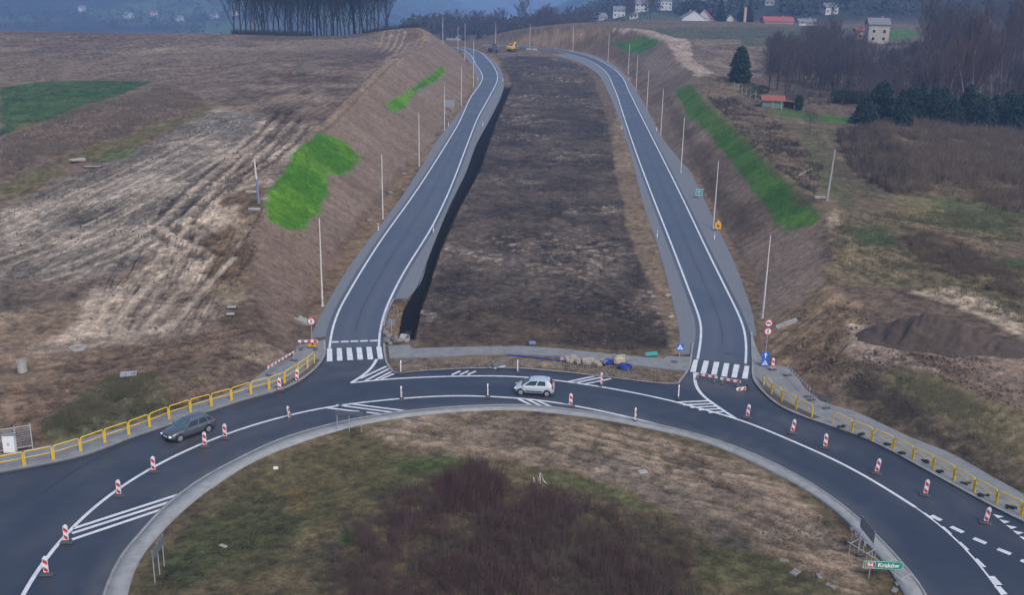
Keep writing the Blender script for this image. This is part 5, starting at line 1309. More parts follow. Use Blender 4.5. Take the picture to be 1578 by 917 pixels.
base = scatter([(1370,568),(1450,585),(1578,650),(1578,735),(1480,670),(1400,605)], 1300, 29, clump=2.5, fade=4); stuff('bank_grass', brushsoup(base, 5, .34, .8, .012, 30, .5), M['palegrass'])
base = scatter([(1290,330),(1578,320),(1578,500),(1400,440),(1290,420)], 3000, 31, clump=5); stuff('rough_grass', brushsoup(base, 4, .45, .8, .018, 32, .5), M['grassblade'])
base = scatter([(1130,150),(1200,190),(1270,260),(1255,300),(1200,262),(1130,195),(1090,150)], 1500, 33, clump=5); stuff('rough_grass', brushsoup(base, 5, .7, .7, .024, 34, .5), M['bramble'])
# left bank
base = scatter([(60,660),(120,615),(170,580),(240,575),(270,600),(262,632),(150,668),(80,685)], 850, 35, clump=1.6, fade=4); stuff('bank_weeds', brushsoup(base, 5, .45, .9, .012, 36, .6), M['grassblade'])
base = scatter([(60,660),(110,620),(170,578),(250,572),(240,590),(150,625),(90,690)], 900, 37, clump=2.2); stuff('bank_grass', brushsoup(base, 5, .34, .8, .013, 38, .5), M['grassblade'])
base = scatter([(0,212),(60,194),(130,164),(190,150),(250,137),(300,145),(316,160),(200,205),(100,235),(0,272)], 2200, 39, clump=6); stuff('rough_grass', brushsoup(base, 5, .7, .8, .03, 40, .6), M['dry'])

# wood on the right hillside
protos = [bare_tree(13, 400 + i, 'bare leafless tree of the grey-violet wood on the right hillside', 'bare trees of the right-hand wood', nb=14, first=.14, spread=.34, r0=.15, tw=6, thin=.021) for i in range(5)] 
birch = [bare_tree(15, 420 + i, 'pale-trunked leafless birch with reddish twigs in the right-hand wood', 'birches of the right-hand wood', 'bark_lt', 'twig_red', nb=18, first=.2, spread=.22, upward=.5, r0=.14, tw=6, thin=.017) for i in range(2)]
rn = random.Random(9); used = set(); nW = 0; spots = []
WOOD = [((1190,1330), (196, 330), 95), ((1330,1600), (219, 325), 125)]
for (xa, xb), (ya, yb), cnt in WOOD:
    for _ in range(cnt):
        x = rn.uniform(xa, xb); Y = rn.uniform(ya, yb) if xa > 1300 else rn.uniform(246, 345)
        if xa < 1300 and x < 1240 and Y > 310: Y -= 40
        spots.append((x, Y))
for (x, Y) in spots:
    X = at(x, Y); z = HZ(X, Y); isb = x > 1400 and rn.random() < .38; lst = birch if isb else protos; j = rn.randrange(len(lst)); key = (isb, j)
    s = rn.uniform(.5, .82) if x < 1330 else rn.uniform(.38, .6) if x < 1425 else rn.uniform(.7, 1.25) * (1.2 if x > 1420 and Y > 260 else .85)
    put(lst[j], key not in used, X, Y, z - .2, s); used.add(key)
for (x, Y, s, lab) in ((1205,252,.75,'single bare tree standing left of the wood, right of the tall spruce'), (1262,190,.38,'small bare fruit tree beside the hut, right of the clipped conifer')):
    X = at(x, Y); o = put(protos[0], False, X, Y, HZ(X, Y) - .2, s, label=lab); del o['group']
base = scatter([(1215,165),(1200,80),(1290,60),(1335,72),(1430,66),(1640,60),(1640,165),(1340,172),(1310,160)], 1500, 41, clump=14); stuff('wood_undergrowth', brushsoup(base, 8, 2.6, .5, .05, 42, .5), M['twig'])
# conifers
def conifer(h, w, seed, label, group=None, dens=1.0, name='spruce_tree', n=26, blunt=.8):
    rn = np.random.default_rng(seed); r = empty(name, (0, 0, 0), 0, label, 'tree', group)
    b = MB(); b.tube([(0, 0, -.5), (0, 0, h * .5), (0, 0, h)], [h * .018, h * .011, .02], 8); b.build('trunk', M['bark'], r, smooth=True)
    P = []; 
    for i in range(n):
        t = (i + .5) / n; zc = h * (.06 + .94 * t); rad = w * (1 - t) ** blunt * (1 if t > .1 else .8) * rn.uniform(.75, 1.12) + .12
        for k in range(int((9 - 3 * t) * dens) + 2):
            az = rn.uniform(0, 6.283); m = max(3, int(rad * 5))
            for q in range(m):
                f = (q + rn.random()) / m; rr_ = rad * f
                c = np.array([math.cos(az) * rr_, math.sin(az) * rr_, zc - rad * .30 * f + rn.normal(0, .08)])
                for _ in range(3):
                    a = rn.normal(0, 1, 3); a[2] -= .5; a /= np.linalg.norm(a); e = rn.normal(0, 1, 3); e = np.cross(a, e); e /= np.linalg.norm(e); s = .16 + .022 * h * rn.random()
                    P += [c - e * s * .5, c + e * s * .5, c + a * s * 1.9]
    V = np.array(P); mesh_np('crown', V, np.arange(len(V)).reshape(-1, 3), M['needle'], r); return r
def con_at(px, Y, h, w, seed, label, group=None, **k):
    X = at(px, Y); o = conifer(h, w, seed, label, group, **k); o.location = (X, Y, HZ(X, Y) - .1); return o
con_at(1145, 262, 9.2, 3.1, 51, 'broad dark spruce alone above the right cutting, left of the hut', dens=2.4, blunt=.30)
con_at(1108, 520, 11.5, 4.0, 52, 'broad dark spruce right of the white gabled houses'); con_at(1139, 525, 11, 2.6, 53, 'left one of the two dark spruces beside the tall chimney'); con_at(1152, 528, 11.5, 3.2, 54, 'right one of the two dark spruces beside the tall chimney'); con_at(1082, 560, 9.5, 2.2, 55, 'small pointed spruce behind the white gabled houses')
con_at(1524, 300, 13, 2.8, 56, 'tall dark spruce standing inside the bare wood at upper right')
for i, (x, Y, h) in enumerate(((1352,206,6.5),(1376,210,8.5),(1402,207,7.0),(1428,212,8.0),(1452,208,7.4),(1476,212,7.0),(1504,214,8.5),(1530,208,8.0),(1556,210,8.8),(1585,206,8),(1364,216,6.5),(1415,218,7),(1464,217,7),(1517,219,7.5),(1570,216,8))):
    con_at(x + random.uniform(-5, 5), Y + random.uniform(-3, 6), h * random.uniform(.75, 1.05), random.uniform(3.3, 4.4), 60 + i, 'dark spruce in the dense low row in front of the right wood', 'dark spruces in front of the right wood', dens=1.9, blunt=random.uniform(.32, .75))
def leafball(name, px, Y, sx, sy, sz, n, seed, label, m='thuja', cat='shrub', group=None, ls=.22):
    rn = np.random.default_rng(seed); d = rn.normal(0, 1, (n, 3)); d /= np.linalg.norm(d, axis=1)[:, None]; rr_ = rn.uniform(.55, 1.05, n) ** .5
    c = d * rr_[:, None] * np.array([sx, sy, sz]) + np.array([0, 0, sz]); a = rn.normal(0, 1, (n, 3)); a /= np.linalg.norm(a, axis=1)[:, None]; e = np.cross(a, rn.normal(0, 1, (n, 3))); e /= np.linalg.norm(e, axis=1)[:, None]
    V = np.stack([c - e * ls * .5, c + e * ls * .5, c + a * ls], 1).reshape(-1, 3); X = at(px, Y)
    o = mesh_np(name, V, np.arange(3 * n).reshape(-1, 3), M[m]); o.location = (X, Y, HZ(X, Y) - .1); return tag(o, label, cat, group)
leafball('conifer_shrub', 1241.5, 222, .95, .95, 1.75, 1800, 70, 'clipped dark green conifer shrub right of the red-roofed hut')
for i in range(9): leafball('hedge_shrub', 1296 + i * 6.2, 236, 1.0, .9, 1.7, 700, 80 + i, f'dark green hedge shrub in the garden hedge, {ordw(i)} from the left', group='hedge behind the hut garden')
for i, (x, Y, s) in enumerate(((1160,246,1.7),(1172,240,1.5),(1183,246,1.3))): leafball('garden_bush', x, Y, s * 1.3, s, s * .8, 600, 90 + i, f'grey-green bush between the lone spruce and the hut, {ordw(i)} from the left', group='bushes left of the hut')

# tree belt behind the crest, individual crowns
protos = [bare_tree(12, 500 + i, 'x', 'bare trees of the belt beyond the crest', nb=12, first=.15, spread=.36, r0=.18, tw=5, thin=.05) for i in range(4)]
used = set(); rn = random.Random(4)
belt = [(638,430,.55),(652,440,.6),(664,445,.45)] + [(x, rn.uniform(540, 640), rn.uniform(.7, 1.2)) for x in np.linspace(650, 1000, 74)] + [(810,600,1.75),(832,605,1.3),(843,600,1.45),(752,590,1.05),(762,590,1.2),(776,590,1.25)]
belt.sort()
for i, (x, Y, s) in enumerate(belt):
    X = at(x, Y); z = HZ(X, Y); j = rn.randrange(4)
    if any(abs(x - h_) < 13 for h_ in (925, 952, 986)): s *= .3
    put(protos[j], j not in used, X, Y, z - .3, s, label='bare tree of the hazy belt beyond the crest of the road'); used.add(j)
for i, (x, Y, h) in enumerate(((694,560,9),(716,570,10),(775,585,12),(700,566,7),(738,580,10))): con_at(x, Y, h, 2.2, 130 + i, f'small hazy conifer in the belt beyond the crest, {ordw(i)} from the nearest end' if False else 'small hazy conifer in the belt beyond the crest', 'hazy conifers beyond the crest', n=14, dens=.7)
# far woods as masses of leaf clumps
def woods(name, pts, h, seed, m):
    rn = np.random.default_rng(seed); P = []
    pts = np.asarray(pts); n = 26
    N = len(pts); c = np.repeat(pts, n, 0) + rn.normal(0, 1, (N * n, 3)) * np.array([2.6, 2.6, 0]) + np.c_[np.zeros((N * n, 2)), rn.uniform(.05, 1, N * n) * h * np.repeat(rn.uniform(.6, 1.2, N), n)]
    a = rn.normal(0, 1, c.shape); a /= np.linalg.norm(a, axis=1)[:, None]; e = np.cross(a, rn.normal(0, 1, c.shape)); e /= np.linalg.norm(e, axis=1)[:, None]; s = rn.uniform(1.0, 2.4, len(c))[:, None]
    V = np.stack([c - e * s * .5, c + e * s * .5, c + a * s * 1.6], 1).reshape(-1, 3); o = mesh_np(name, V, np.arange(len(V)).reshape(-1, 3), m); o['kind'] = 'stuff'; return o
M['farwood'] = mat('distant bare wood', (.050, .046, .046), .95, col2=(.035, .045, .030), scale=.02)
rn = np.random.default_rng(77)
CLEAR = [(952,690),(986,700),(1021,705),(1083,860),(1056,850),(925,720),(1110,820),(1180,700)]
def fieldpts(n, ya, yb, aa, ab, thr, seed):
    Y = rn.uniform(ya, yb, n); a = rn.uniform(aa, ab, n); X = a * Y; ok = fbm(X / 150, Y / 150, 3, seed) > thr
    for hx_, hy_ in CLEAR: ok &= ~((np.abs(X / Y - at(hx_, hy_) / hy_) < 5.5 / 1000 + 3.6 / Y) & (Y < hy_ + 8) & (Y > hy_ - 165))
    X, Y = X[ok], Y[ok]; return np.c_[X, Y, H0(X, Y)]
woods('far_wood', fieldpts(4600, 630, 1250, -.11, .6, -.12, 301), 10, 1, M['farwood'])
woods('far_wood', fieldpts(2600, 1000, 2600, -.62, -.1, .02, 302), 11, 2, M['farwood'])
woods('far_wood', fieldpts(1500, 2300, 3300, -.2, .08, -.2, 303), 14, 3, M['farwood'])

# loose clods and rubble on the bare ground
def clods(name, base, smin, smax, seed, m):
    rn = np.random.default_rng(seed); n = len(base); s = rn.uniform(smin, smax, n) * rn.uniform(.5, 1, n); o6 = np.array([(1,0,0),(-1,0,0),(0,1,0),(0,-1,0),(0,0,1),(0,0,-.6)])
    V = base[:, None, :] + (o6[None] * rn.uniform(.6, 1.2, (n, 6, 1)) + rn.normal(0, .18, (n, 6, 3))) * s[:, None, None] + np.array([0, 0, .02]); F0 = np.array([(0,2,4),(2,1,4),(1,3,4),(3,0,4),(2,0,5),(1,2,5),(3,1,5),(0,3,5)])
    F = (F0[None] + np.arange(n)[:, None, None] * 6).reshape(-1, 3); o = mesh_np(name, V.reshape(-1, 3), F, m); o['kind'] = 'stuff'
M['clod'] = mat('dry clods', (.17, .14, .115), .95, col2=(.10, .08, .065), scale=.4); M['clod_d'] = mat('dark clods', (.075, .058, .048), .95, col2=(.14, .115, .098), scale=.5); M['rubble'] = mat('grey rubble', (.16, .15, .14), .95, col2=(.26, .23, .19), scale=.7)
clods('soil_clods', scatter([(0,330),(330,180),(470,180),(400,340),(380,470),(300,520),(0,545)], 2600, 51, clump=6), .06, .22, 52, M['clod'])
clods('soil_clods', scatter([(0,545),(300,515),(385,470),(410,550),(300,600),(0,690)], 1500, 53, clump=4), .04, .16, 54, M['clod'])
clods('soil_clods', scatter(MED, 5200, 55, clump=7), .05, .24, 56, M['clod_d'])
clods('soil_clods', scatter([(1180,495),(1268,440),(1330,480),(1578,540),(1578,640),(1400,560),(1290,600),(1211,567)], 2000, 57, clump=4), .04, .2, 58, M['clod'])
clods('rubble', scatter([(612,556),(669,554),(800,550),(932,562),(1055,576),(1044,591),(957,583),(800,567),(653,571)], 900, 59, clump=3), .03, .15, 60, M['rubble'])
clods('rubble', scatter([(590,520),(614,521),(622,478),(606,468),(598,485)], 160, 61), .04, .2, 62, M['rubble'])
clods('island_stones', isl_h(scatter([(600,670),(760,645),(900,655),(1100,700),(1290,800),(1350,880),(1300,910),(1180,850),(1050,780),(900,720)], 1600, 63, clump=4)), .03, .12, 64, M['clod'])
# ================================================================== HOUSES
M['conc_d'] = mat('dirty concrete', (.20, .19, .17), .9, var=.25, scale=2)
M['wall_w'] = mat('white render', (.52, .52, .52), .85, var=.08, scale=1); M['wall_b'] = mat('beige render', (.38, .35, .30), .85, var=.1, scale=1); M['wall_p'] = mat('pinkish render', (.45, .30, .27), .85)
M['roof_r'] = mat('red roof', (.30, .075, .07), .7, var=.15, scale=2); M['roof_g'] = mat('grey roof', (.17, .17, .18), .7, var=.15, scale=2); M['roof_rust'] = mat('rusty red sheet roof', (.27, .088, .06), .6, var=.25, scale=2)
M['wood_g'] = mat('green-grey boards', (.13, .19, .17), .8, var=.15, scale=2); M['dark'] = mat('dark opening', (.02, .02, .025), .4)
def house(px, Y, w, dp_, hw, hr, rz, wall, roof, label, floors=1, name='house', z=None, chim=True, cat='house', nwin=None, over=.35):
    X = at(px, Y); zz = HZ(X, Y) if z is None else z
    r = empty(name, (X, Y, zz), rz, label, cat)
    b = MB(); x, y = w / 2, dp_ / 2
    v = [(-x, -y, -2), (x, -y, -2), (x, y, -2), (-x, y, -2), (-x, -y, hw), (x, -y, hw), (x, y, hw), (-x, y, hw), (-x, 0, hw + hr), (x, 0, hw + hr)]
    b.add(v, [[0, 1, 5, 4], [2, 3, 7, 6], [1, 2, 6, 9, 5], [3, 0, 4, 8, 7], [0, 3, 2, 1]]); b.build('wall', wall, r)
    b = MB(); t = .22; ox = x + over; oy = y + over; dz = hr * over / y
    for s in (-1, 1):
        q = [(-ox, s * oy, hw - dz + .02), (ox, s * oy, hw - dz + .02), (ox, 0, hw + hr + .02), (-ox, 0, hw + hr + .02)]; q2 = [(a, c, d + t) for a, c, d in q]
        b.add(q + q2, [f[::s] for f in ([3, 2, 1, 0], [4, 5, 6, 7], [0, 1, 5, 4], [1, 2, 6, 5], [2, 3, 7, 6], [3, 0, 4, 7])])
    rf = b.build('roof', roof, r)
    if chim:
        b = MB(); b.box((x * .4, .6, hw + hr * .95), (.6, .6, 1.6), bev=.05); b.box((x * .4, .6, hw + hr * .95 + .85), (.75, .75, .12)); b.build('chimney', M['conc'], rf)
    nw = nwin or max(2, int(w / 2.6))
    for fl in range(floors):
        for i in range(nw):
            xx = -x + w * (i + .5) / nw; z_ = 1.5 + 2.7 * fl
            if fl == 0 and i == nw // 2 and nw > 2:
                b = MB(); b.box((xx, -y - .03, 1.0), (1.0, .08, 2.05)); b.build('door', M['timber'], r); continue
            b = MB(); b.box((xx, -y - .03, z_), (1.25, .08, 1.35)); wn = b.build('window_frame', M['white'], r); b = MB(); b.box((xx, -y - .075, z_), (1.05, .03, 1.15)); b.build('pane', M['glass'], wn)
    for s in (-1, 1):
        if floors:
            b = MB(); b.box((s * (x + .02), 0, hw + hr * .25), (.08, 1.1, 1.2)); b.build('gable_window', M['glass'], r)
    return r
hp = math.pi / 2
house(1064, 525, 10, 12.5, .8, 4.0, hp + .05, M['wall_w'], M['roof_g'], 'white steep-gabled house at the far field edge, left of its twin', floors=0, over=.2)
house(1083, 530, 9, 7.6, 1.3, 3.9, hp - .3, M['wall_w'], M['roof_r'], 'white gabled house with a red roof, right of its larger twin', floors=0, over=.2)
house(1122, 530, 4, 3.6, 1.6, 1.8, hp, M['wall_w'], M['roof_g'], 'tiny white gabled shed right of the broad spruce', floors=0, chim=False)
house(1195, 520, 15, 8, .9, 2.2, .02, M['wall_p'], M['roof_r'], 'long low building with a bright red roof behind the dark field', floors=0, name='barn', cat='barn')
house(1240, 500, 9, 6, 1.4, 1.6, .05, M['wall_w'], M['roof_g'], 'low white building with a grey roof right of the red-roofed barn', floors=1)
house(1350, 380, 7.5, 7, 6.6, 2.2, -.12, M['wall_b'], M['roof_g'], 'tall beige two-storey house beside the bare wood', floors=2)
house(1326, 392, 5, 5, 3.4, .8, 0, M['wall_p'], M['roof_r'], 'low brownish annexe left of the tall beige house', floors=1, chim=False)
for (px, Y, w, hw, hr, wl, rf, lab) in ((952,690,8,4.6,2.4,'wall_w','roof_g','white house on the wooded slope, leftmost of the three'),(986,700,9,5,3.2,'wall_w','roof_g','white gabled house on the wooded slope, middle of the three'),(1021,705,8,6,1.6,'wall_w','roof_g','boxy white house on the wooded slope, rightmost of the three'),
    (1083,860,9,4.5,3,'wall_b','roof_r','beige house high on the far slope at the top edge'),(1056,850,11,4,3.5,'wall_p','roof_r','red-roofed house high on the far slope, left of the beige one'),(699,540,7,3.6,2.2,'wall_w','roof_g','white house among the hazy trees beyond the crest'),(975,640,5,2.4,1.4,'wall_w','roof_g','small white shed below the three slope houses'),(1272,640,9,4,2.4,'wall_w','roof_g','hazy grey house behind the right-hand bare trees')):
    house(px, Y, w, w * .85, hw, hr, random.uniform(-.4, .4), M[wl], M[rf], lab, floors=2 if hw > 4 else 1)
for i, (a, Y) in enumerate(((-.385,1500),(-.36,1520),(-.335,1480),(-.30,1500),(-.28,1540),(-.43,1560))):
    X = a * Y; r = house(789, Y, 11, 9, 5, 3, random.uniform(-.5, .5), M['wall_w'], M['roof_r'] if i % 3 == 1 else M['roof_g'], f'tiny white house on the hazy left valley side, {ordw(i)} one', floors=1, z=0); r.location = (X, Y, HZ(X, Y)); r['label'] = 'tiny pale house on the hazy hillside behind the left plateau'; r['group'] = 'tiny houses on the far left hillside'
for i, (px, Y, w, rf) in enumerate(((925,720,7,'roof_g'),(1110,820,8,'roof_r'),(1180,700,6,'roof_g'))):
    r = house(px, Y, w, w * .8, 2.8, 2.2, random.uniform(-.5, .5), M['wall_b'], M[rf], 'small hazy house scattered among the trees of the far right slope', floors=1); r['group'] = 'small hazy houses on the far right slope'
# hut
house(1199, 226, 4.7, 3.2, 1.6, .8, -.12, M['wood_g'], M['roof_rust'], 'low green-grey hut with a rusty red roof in the garden on the right', floors=0, name='hut', cat='hut', chim=False)
X = at(1224, 225); e = empty('lean_to', (X, 225, HZ(X, 225)), -.15, 'dark open lean-to shed attached right of the red-roofed hut', 'shed')
b = MB(); b.box((0, .6, .75), (2.6, .1, 1.5)); 
for x in (-1.2, 1.2): b.box((x, 0, .75), (.12, 1.2, 1.5))
b.build('wall', M['dark'], e); b = MB(); b.box((0, -.1, 1.62), (2.9, 1.9, .10), ry=.12); b.build('roof', M['roof_rust'], e)
# chimney-like pole between the spruces
X = at(1145, 522); b = MB(); b.box((0, 0, 3.6), (1.3, 1.3, 7.4), bev=.05); o = b.build('brick_chimney', M['wall_p']); o.location = (X, 522, HZ(X, 522)); tag(o, 'pinkish brick chimney stack between the two dark spruces', 'chimney')

# ================================================================== SMALL THINGS
# fence posts along the garden
F_ = xyz2([(1131,137),(1142,143),(1152,148),(1166,154),(1178,160),(1190,168),(1204,171)]); L = resample(F_, 2.6)
e = empty('post_fence', (L[0][0], L[0][1], HZ(*L[0])), 0, 'row of pale timber fence posts above the right cutting by the hut', 'fence')
for i, q in enumerate(L):
    b = MB(); z = HZ(*q) - e.location.z; h = random.uniform(1.5, 2.3); b.tube([(q[0] - L[0][0], q[1] - L[0][1], z - .3), (q[0] - L[0][0] + random.uniform(-.1, .1), q[1] - L[0][1], z + h)], [.10, .08], 6); b.build('post', M['timber'], e)
b = MB()
for hh in (.6, 1.2): b.tube([(q[0] - L[0][0], q[1] - L[0][1] - .1, HZ(*q) - e.location.z + hh) for q in L], .02, 4)
b.build('wire', M['galv'], e)
# two power poles
def pole(px, top, lab, m1, m2):
    p = g1(*px); hgt = top * depth(p) / (FPX * .96); e = empty('utility_pole', (p.x, p.y, p.z), 0, lab, 'pole')
    b = MB(); b.tube([(0, 0, -.3), (0, 0, hgt * .55)], [.17, .14], 10); b.build('lower_shaft', m1, e, auto=.6); b = MB(); b.tube([(0, 0, hgt * .55), (0, 0, hgt)], [.135, .09], 10); b.build('upper_shaft', m2, e, auto=.6); return e
M['bluegrey'] = mat('blue-grey pole paint', (.16, .20, .36), .6)
o = pole((399,313), 66, 'leaning blue and pale pole at the edge of the left grass patch', M['bluegrey'], M['postgrey']); o.rotation_euler = (0, -.05, 0)
o = pole((1274,309), 76, 'pale concrete pole on the right-hand slope beside the grass strip', M['conc'], M['conc']); o.rotation_euler = (0, .05, 0)
def block(name, px, d, m, lab, cat, rz=0.0, rx=0.0, n=1):
    p = g1(*px); b = MB()
    for k in range(n): b.box((random.uniform(-.3, .3) * (n > 1), random.uniform(-.3, .3) * (n > 1), d[2] * (.5 + .6 * k)), d, rz=rz + k * .4, rx=rx, bev=min(d) * .15)
    o = b.build(name, m); o.location = (p.x, p.y, p.z + .02); return tag(o, lab, cat)
block('concrete_slab', (1263,306), (1.5, .5, .35), M['conc'], 'pale concrete slab at the foot of the right concrete pole', 'slab')
block('concrete_slab', (355,485), (.8, .5, .15), M['conc'], 'small pale slab on the left slope edge above the zebra crossing', 'slab', .2); block('concrete_slab', (357,474), (.9, .5, .12), M['conc'], 'thin grey slab just above the small pale slab on the left', 'slab', .1)
block('concrete_slab', (388,297), (1.6, .5, .3), M['conc'], 'pale block beside the leaning blue pole, the upper of two', 'slab'); block('concrete_slab', (392,324), (1.5, .5, .3), M['conc'], 'pale block beside the leaning blue pole, the lower of two', 'slab')
block('timber_board', (118,248), (2.4, .8, .2), M['timber'], 'grey boards dumped on the far left grass, the left ones', 'boards', .6, .2, 2); block('timber_board', (142,257), (2.2, .5, .12), M['timber'], 'pale plank lying on the far left grass, right of the boards', 'boards', .2)
block('metal_grate', (198,578), (1.4, 1.2, .12), M['galv'], 'grey metal grate on top of the left bank', 'grate', .3)
def well(px, r, h, lab):
    p = g1(*px); b = MB(); n = 20; ci_ = [(math.cos(2 * math.pi * i / n), math.sin(2 * math.pi * i / n)) for i in range(n)]
    vs = [(x * r, y * r, -.3) for x, y in ci_] + [(x * r, y * r, h) for x, y in ci_] + [(x * r * .78, y * r * .78, h) for x, y in ci_] + [(x * r * .78, y * r * .78, -.3) for x, y in ci_]
    b.add(vs, [[k * n + i, k * n + (i + 1) % n, (k + 1) * n + (i + 1) % n, (k + 1) * n + i] for k in range(3) for i in range(n)]); o = b.build('concrete_ring', M['conc'], auto=.6); o.location = p; return tag(o, lab, 'concrete ring')
well((35,573), .42, 1.0, 'upright concrete manhole ring on the brown soil at far left'); well((120,538), .75, .25, 'flat concrete ring at the edge of the pale clay on the left')
# long soil heap on the right
hx = np.array(xyz2([(1335,490),(1578,530)])); hc = hx.mean(0)
def heap(px_l, px_r, hgt, wid, lab, seed, skew=0.35, m=None):
    A, B = np.array(xyz2([px_l, px_r])); L = np.hypot(*(B - A)); t = (B - A) / L; nn_ = np.array([-t[1], t[0]]); nu, nv = 90, 36; V = []
    for j in range(nv):
        for i in range(nu):
            u = i / (nu - 1); v = -1 + 2 * j / (nv - 1); prof = min(1, (u / skew)) ** 1.0 if u < skew else max(0, (1 - u) / (1 - skew)) ** .8; hh = hgt * prof * max(0, 1 - abs(v)) 
            P = A + t * L * u + nn_ * v * wid; hh += (fbm(np.array([P[0] / 2.]), np.array([P[1] / 2.]), 4, seed)[0] * 1.6 + fbm(np.array([P[0] / .6]), np.array([P[1] / .6]), 3, seed)[0] * .7) * min(1, hh)
            V.append((P[0], P[1], hh))
    V = np.array(V); V[:, 2] += H0(V[:, 0], V[:, 1]) - .25
    i = np.arange(nu - 1)[None] + np.arange(nv - 1)[:, None] * nu; F = np.stack([i, i + 1, i + 1 + nu, i + nu], -1).reshape(-1, 4)
    o = mesh_np('soil_heap', V, F, m, smooth=True); return tag(o, lab, 'soil heap')
M['heap'] = mat('dark heaped topsoil', (.058, .041, .032), .95, col2=(.098, .071, .054), scale=2.5, bump=1.0); M['heap2'] = mat('brown heaped soil', (.095, .075, .062), .95, col2=(.13, .105, .088), scale=1.5, bump=.6)
heap((1318,512), (1600,545), 3.2, 3.6, 'long dark brown heap of topsoil beside the pale haul road', 31, .38, M['heap'])
heap((445,108), (505,104), 2.0, 5.0, 'low brown heap of soil on the left plateau', 32, .4, M['heap2'])
def log(pa, pb, r, lab, lift=.1, m='timber'):
    A, B = G([pa, pb]); b = MB(); mid = (A + B) / 2; b.tube([A - mid, (A + B) / 2 - mid + np.array([0, 0, .05]), B - mid], [r, r * .9, r * .7], 7); o = b.build('log', M[m]); o.location = mid + np.array([0, 0, lift]); return tag(o, lab, 'log')
log((1230,272), (1251,261), .22, 'pale bare log lying on the grass left of the right concrete pole')
# cabinet and mesh panels at the far left
A, B = [Vector((*t, .1)) for t in T([(0,702),(29,697)])]; p2 = Vector((*T([(51,693.5)])[0], .1))
e = empty('mesh_fence', A, math.atan2((p2 - A).y, (p2 - A).x), 'grey wire mesh fence panels behind the white cabinet at far left', 'fence'); Lf = (p2 - A).length
for x in (0, Lf * .52, Lf):
    b = MB(); b.box((x, 0, 1.0), (.07, .07, 2.2)); b.build('post', M['galv'], e)
b = MB(); b.box((Lf / 2, 0, 1.95), (Lf, .05, .06)); b.box((Lf / 2, 0, .25), (Lf, .05, .05)); b.build('rail', M['galv'], e)
b = MB(); 
for i in range(26): b.box((Lf * (i + .5) / 26, 0, 1.1), (.012, .012, 1.7))
for i in range(8): b.box((Lf / 2, 0, .35 + .2 * i), (Lf, .012, .012))
b.build('mesh', M['galv'], e)
p = T([(14,701)])[0]; e = empty('utility_cabinet', (p[0], p[1] + .25, .1), .15, 'white utility cabinet in front of the mesh fence at far left', 'cabinet')
b = MB(); b.box((0, 0, .72), (.85, .45, 1.4), bev=.02); b.build('body', M['white'], e); b = MB(); b.box((0, 0, 1.46), (.95, .55, .08), bev=.02); b.build('lid', M['signback'], e)
for s in (-1, 1):
    b = MB(); b.box((s * .205, -.235, .72), (.39, .02, 1.25), bev=.005); d_ = b.build('door', M['white'], e); b = MB(); b.box((s * .05, -.255, .75), (.03, .03, .2)); b.build('handle', M['darksteel'], d_)
# odds and ends between the slip roads
p = g1(963, 568); b = MB()
for k in range(5): b.tube([(math.cos(t) * (.62 + .05 * math.sin(3 * t + k)), math.sin(t) * (.5), .08 + .07 * k + .05 * math.sin(2 * t + k)) for t in np.linspace(0, 6.2, 22)], .045, 6)
o = b.build('pipe_coil', M['bluepipe'], smooth=True); o.location = p; tag(o, 'coil of bright blue pipe on the soil by the central pavement', 'pipe coil')
p = g1(953, 561); b = MB(); b.box((0, 0, .45), (1.1, .9, .9), rz=.2, bev=.2); b.box((.05, 0, .95), (1.0, .7, .15), rz=.2, bev=.06); o = b.build('builder_bag', mat('beige woven bag', (.45, .38, .27), .9, var=.15, scale=4)); o.location = p; tag(o, 'beige bulk bag standing on the edge of the central pavement', 'bag')
b = MB(); b.box((.05, 0, 1.06), (.8, .5, .12), rz=.3, bev=.04); o = b.build('dark_cover', M['darksteel']); o.location = p; o.parent = None; tag(o, 'dark cover lying on top of the beige bulk bag', 'cover')
block('blue_tarp', (938,562), (.9, .5, .3), M['bluepipe'], 'small crumpled dark blue tarp left of the beige bulk bag', 'tarp', .5, .2, 2)
e = empty('fallen_sign', g1(1004, 549) + Vector((0, 0, .25)), .35, 'small teal sign board lying on the soil right of the beige bag', 'sign'); b = MB(); b.box((0, 0, 0), (1.35, .05, .5), rx=-1.0, bev=.02); b.build('sign_plate', M['teal'], e); b = MB(); b.box((-.75, 0, -.1), (.2, .06, .2), rx=-1.0); b.build('red_end', M['red'], e)
log((782,548), (872,558), .07, 'dark blue pipe lying along the central pavement edge', .08, 'bluepipe'); log((622,562), (634,556), .05, 'short blue pipe at the left end of the central soil strip', .05, 'bluepipe')
p = g1(769, 566); e = empty('tipped_sign', (p.x, p.y, p.z), .5, 'tipped-over board with a white edge on the central soil strip', 'sign'); b = MB(); b.box((0, 0, .25), (1.2, .05, .7), rx=-.9, bev=.01); b.build('sign_plate', M['darksteel'], e); b = MB(); b.box((-.1, -.32, .12), (1.3, .12, .06), rz=.1); b.build('white_edge', M['white'], e)
block('stone', (820,531), (.7, .4, .3), M['bluegrey'], 'small grey-blue lump at the lower edge of the dark median', 'lump', .2); 
for i, (x, y, s) in enumerate(((872,556,.5),(882,558,.6),(893,559,.45),(904,560,.6),(915,562,.55),(926,563,.5))): block('sand_lump', (x, y), (s * 1.5, s, s * .6), M['timber'], f'pale heap of sand along the central pavement, {ordw(i)} from the left', 'sand heap', i, 0, 2)
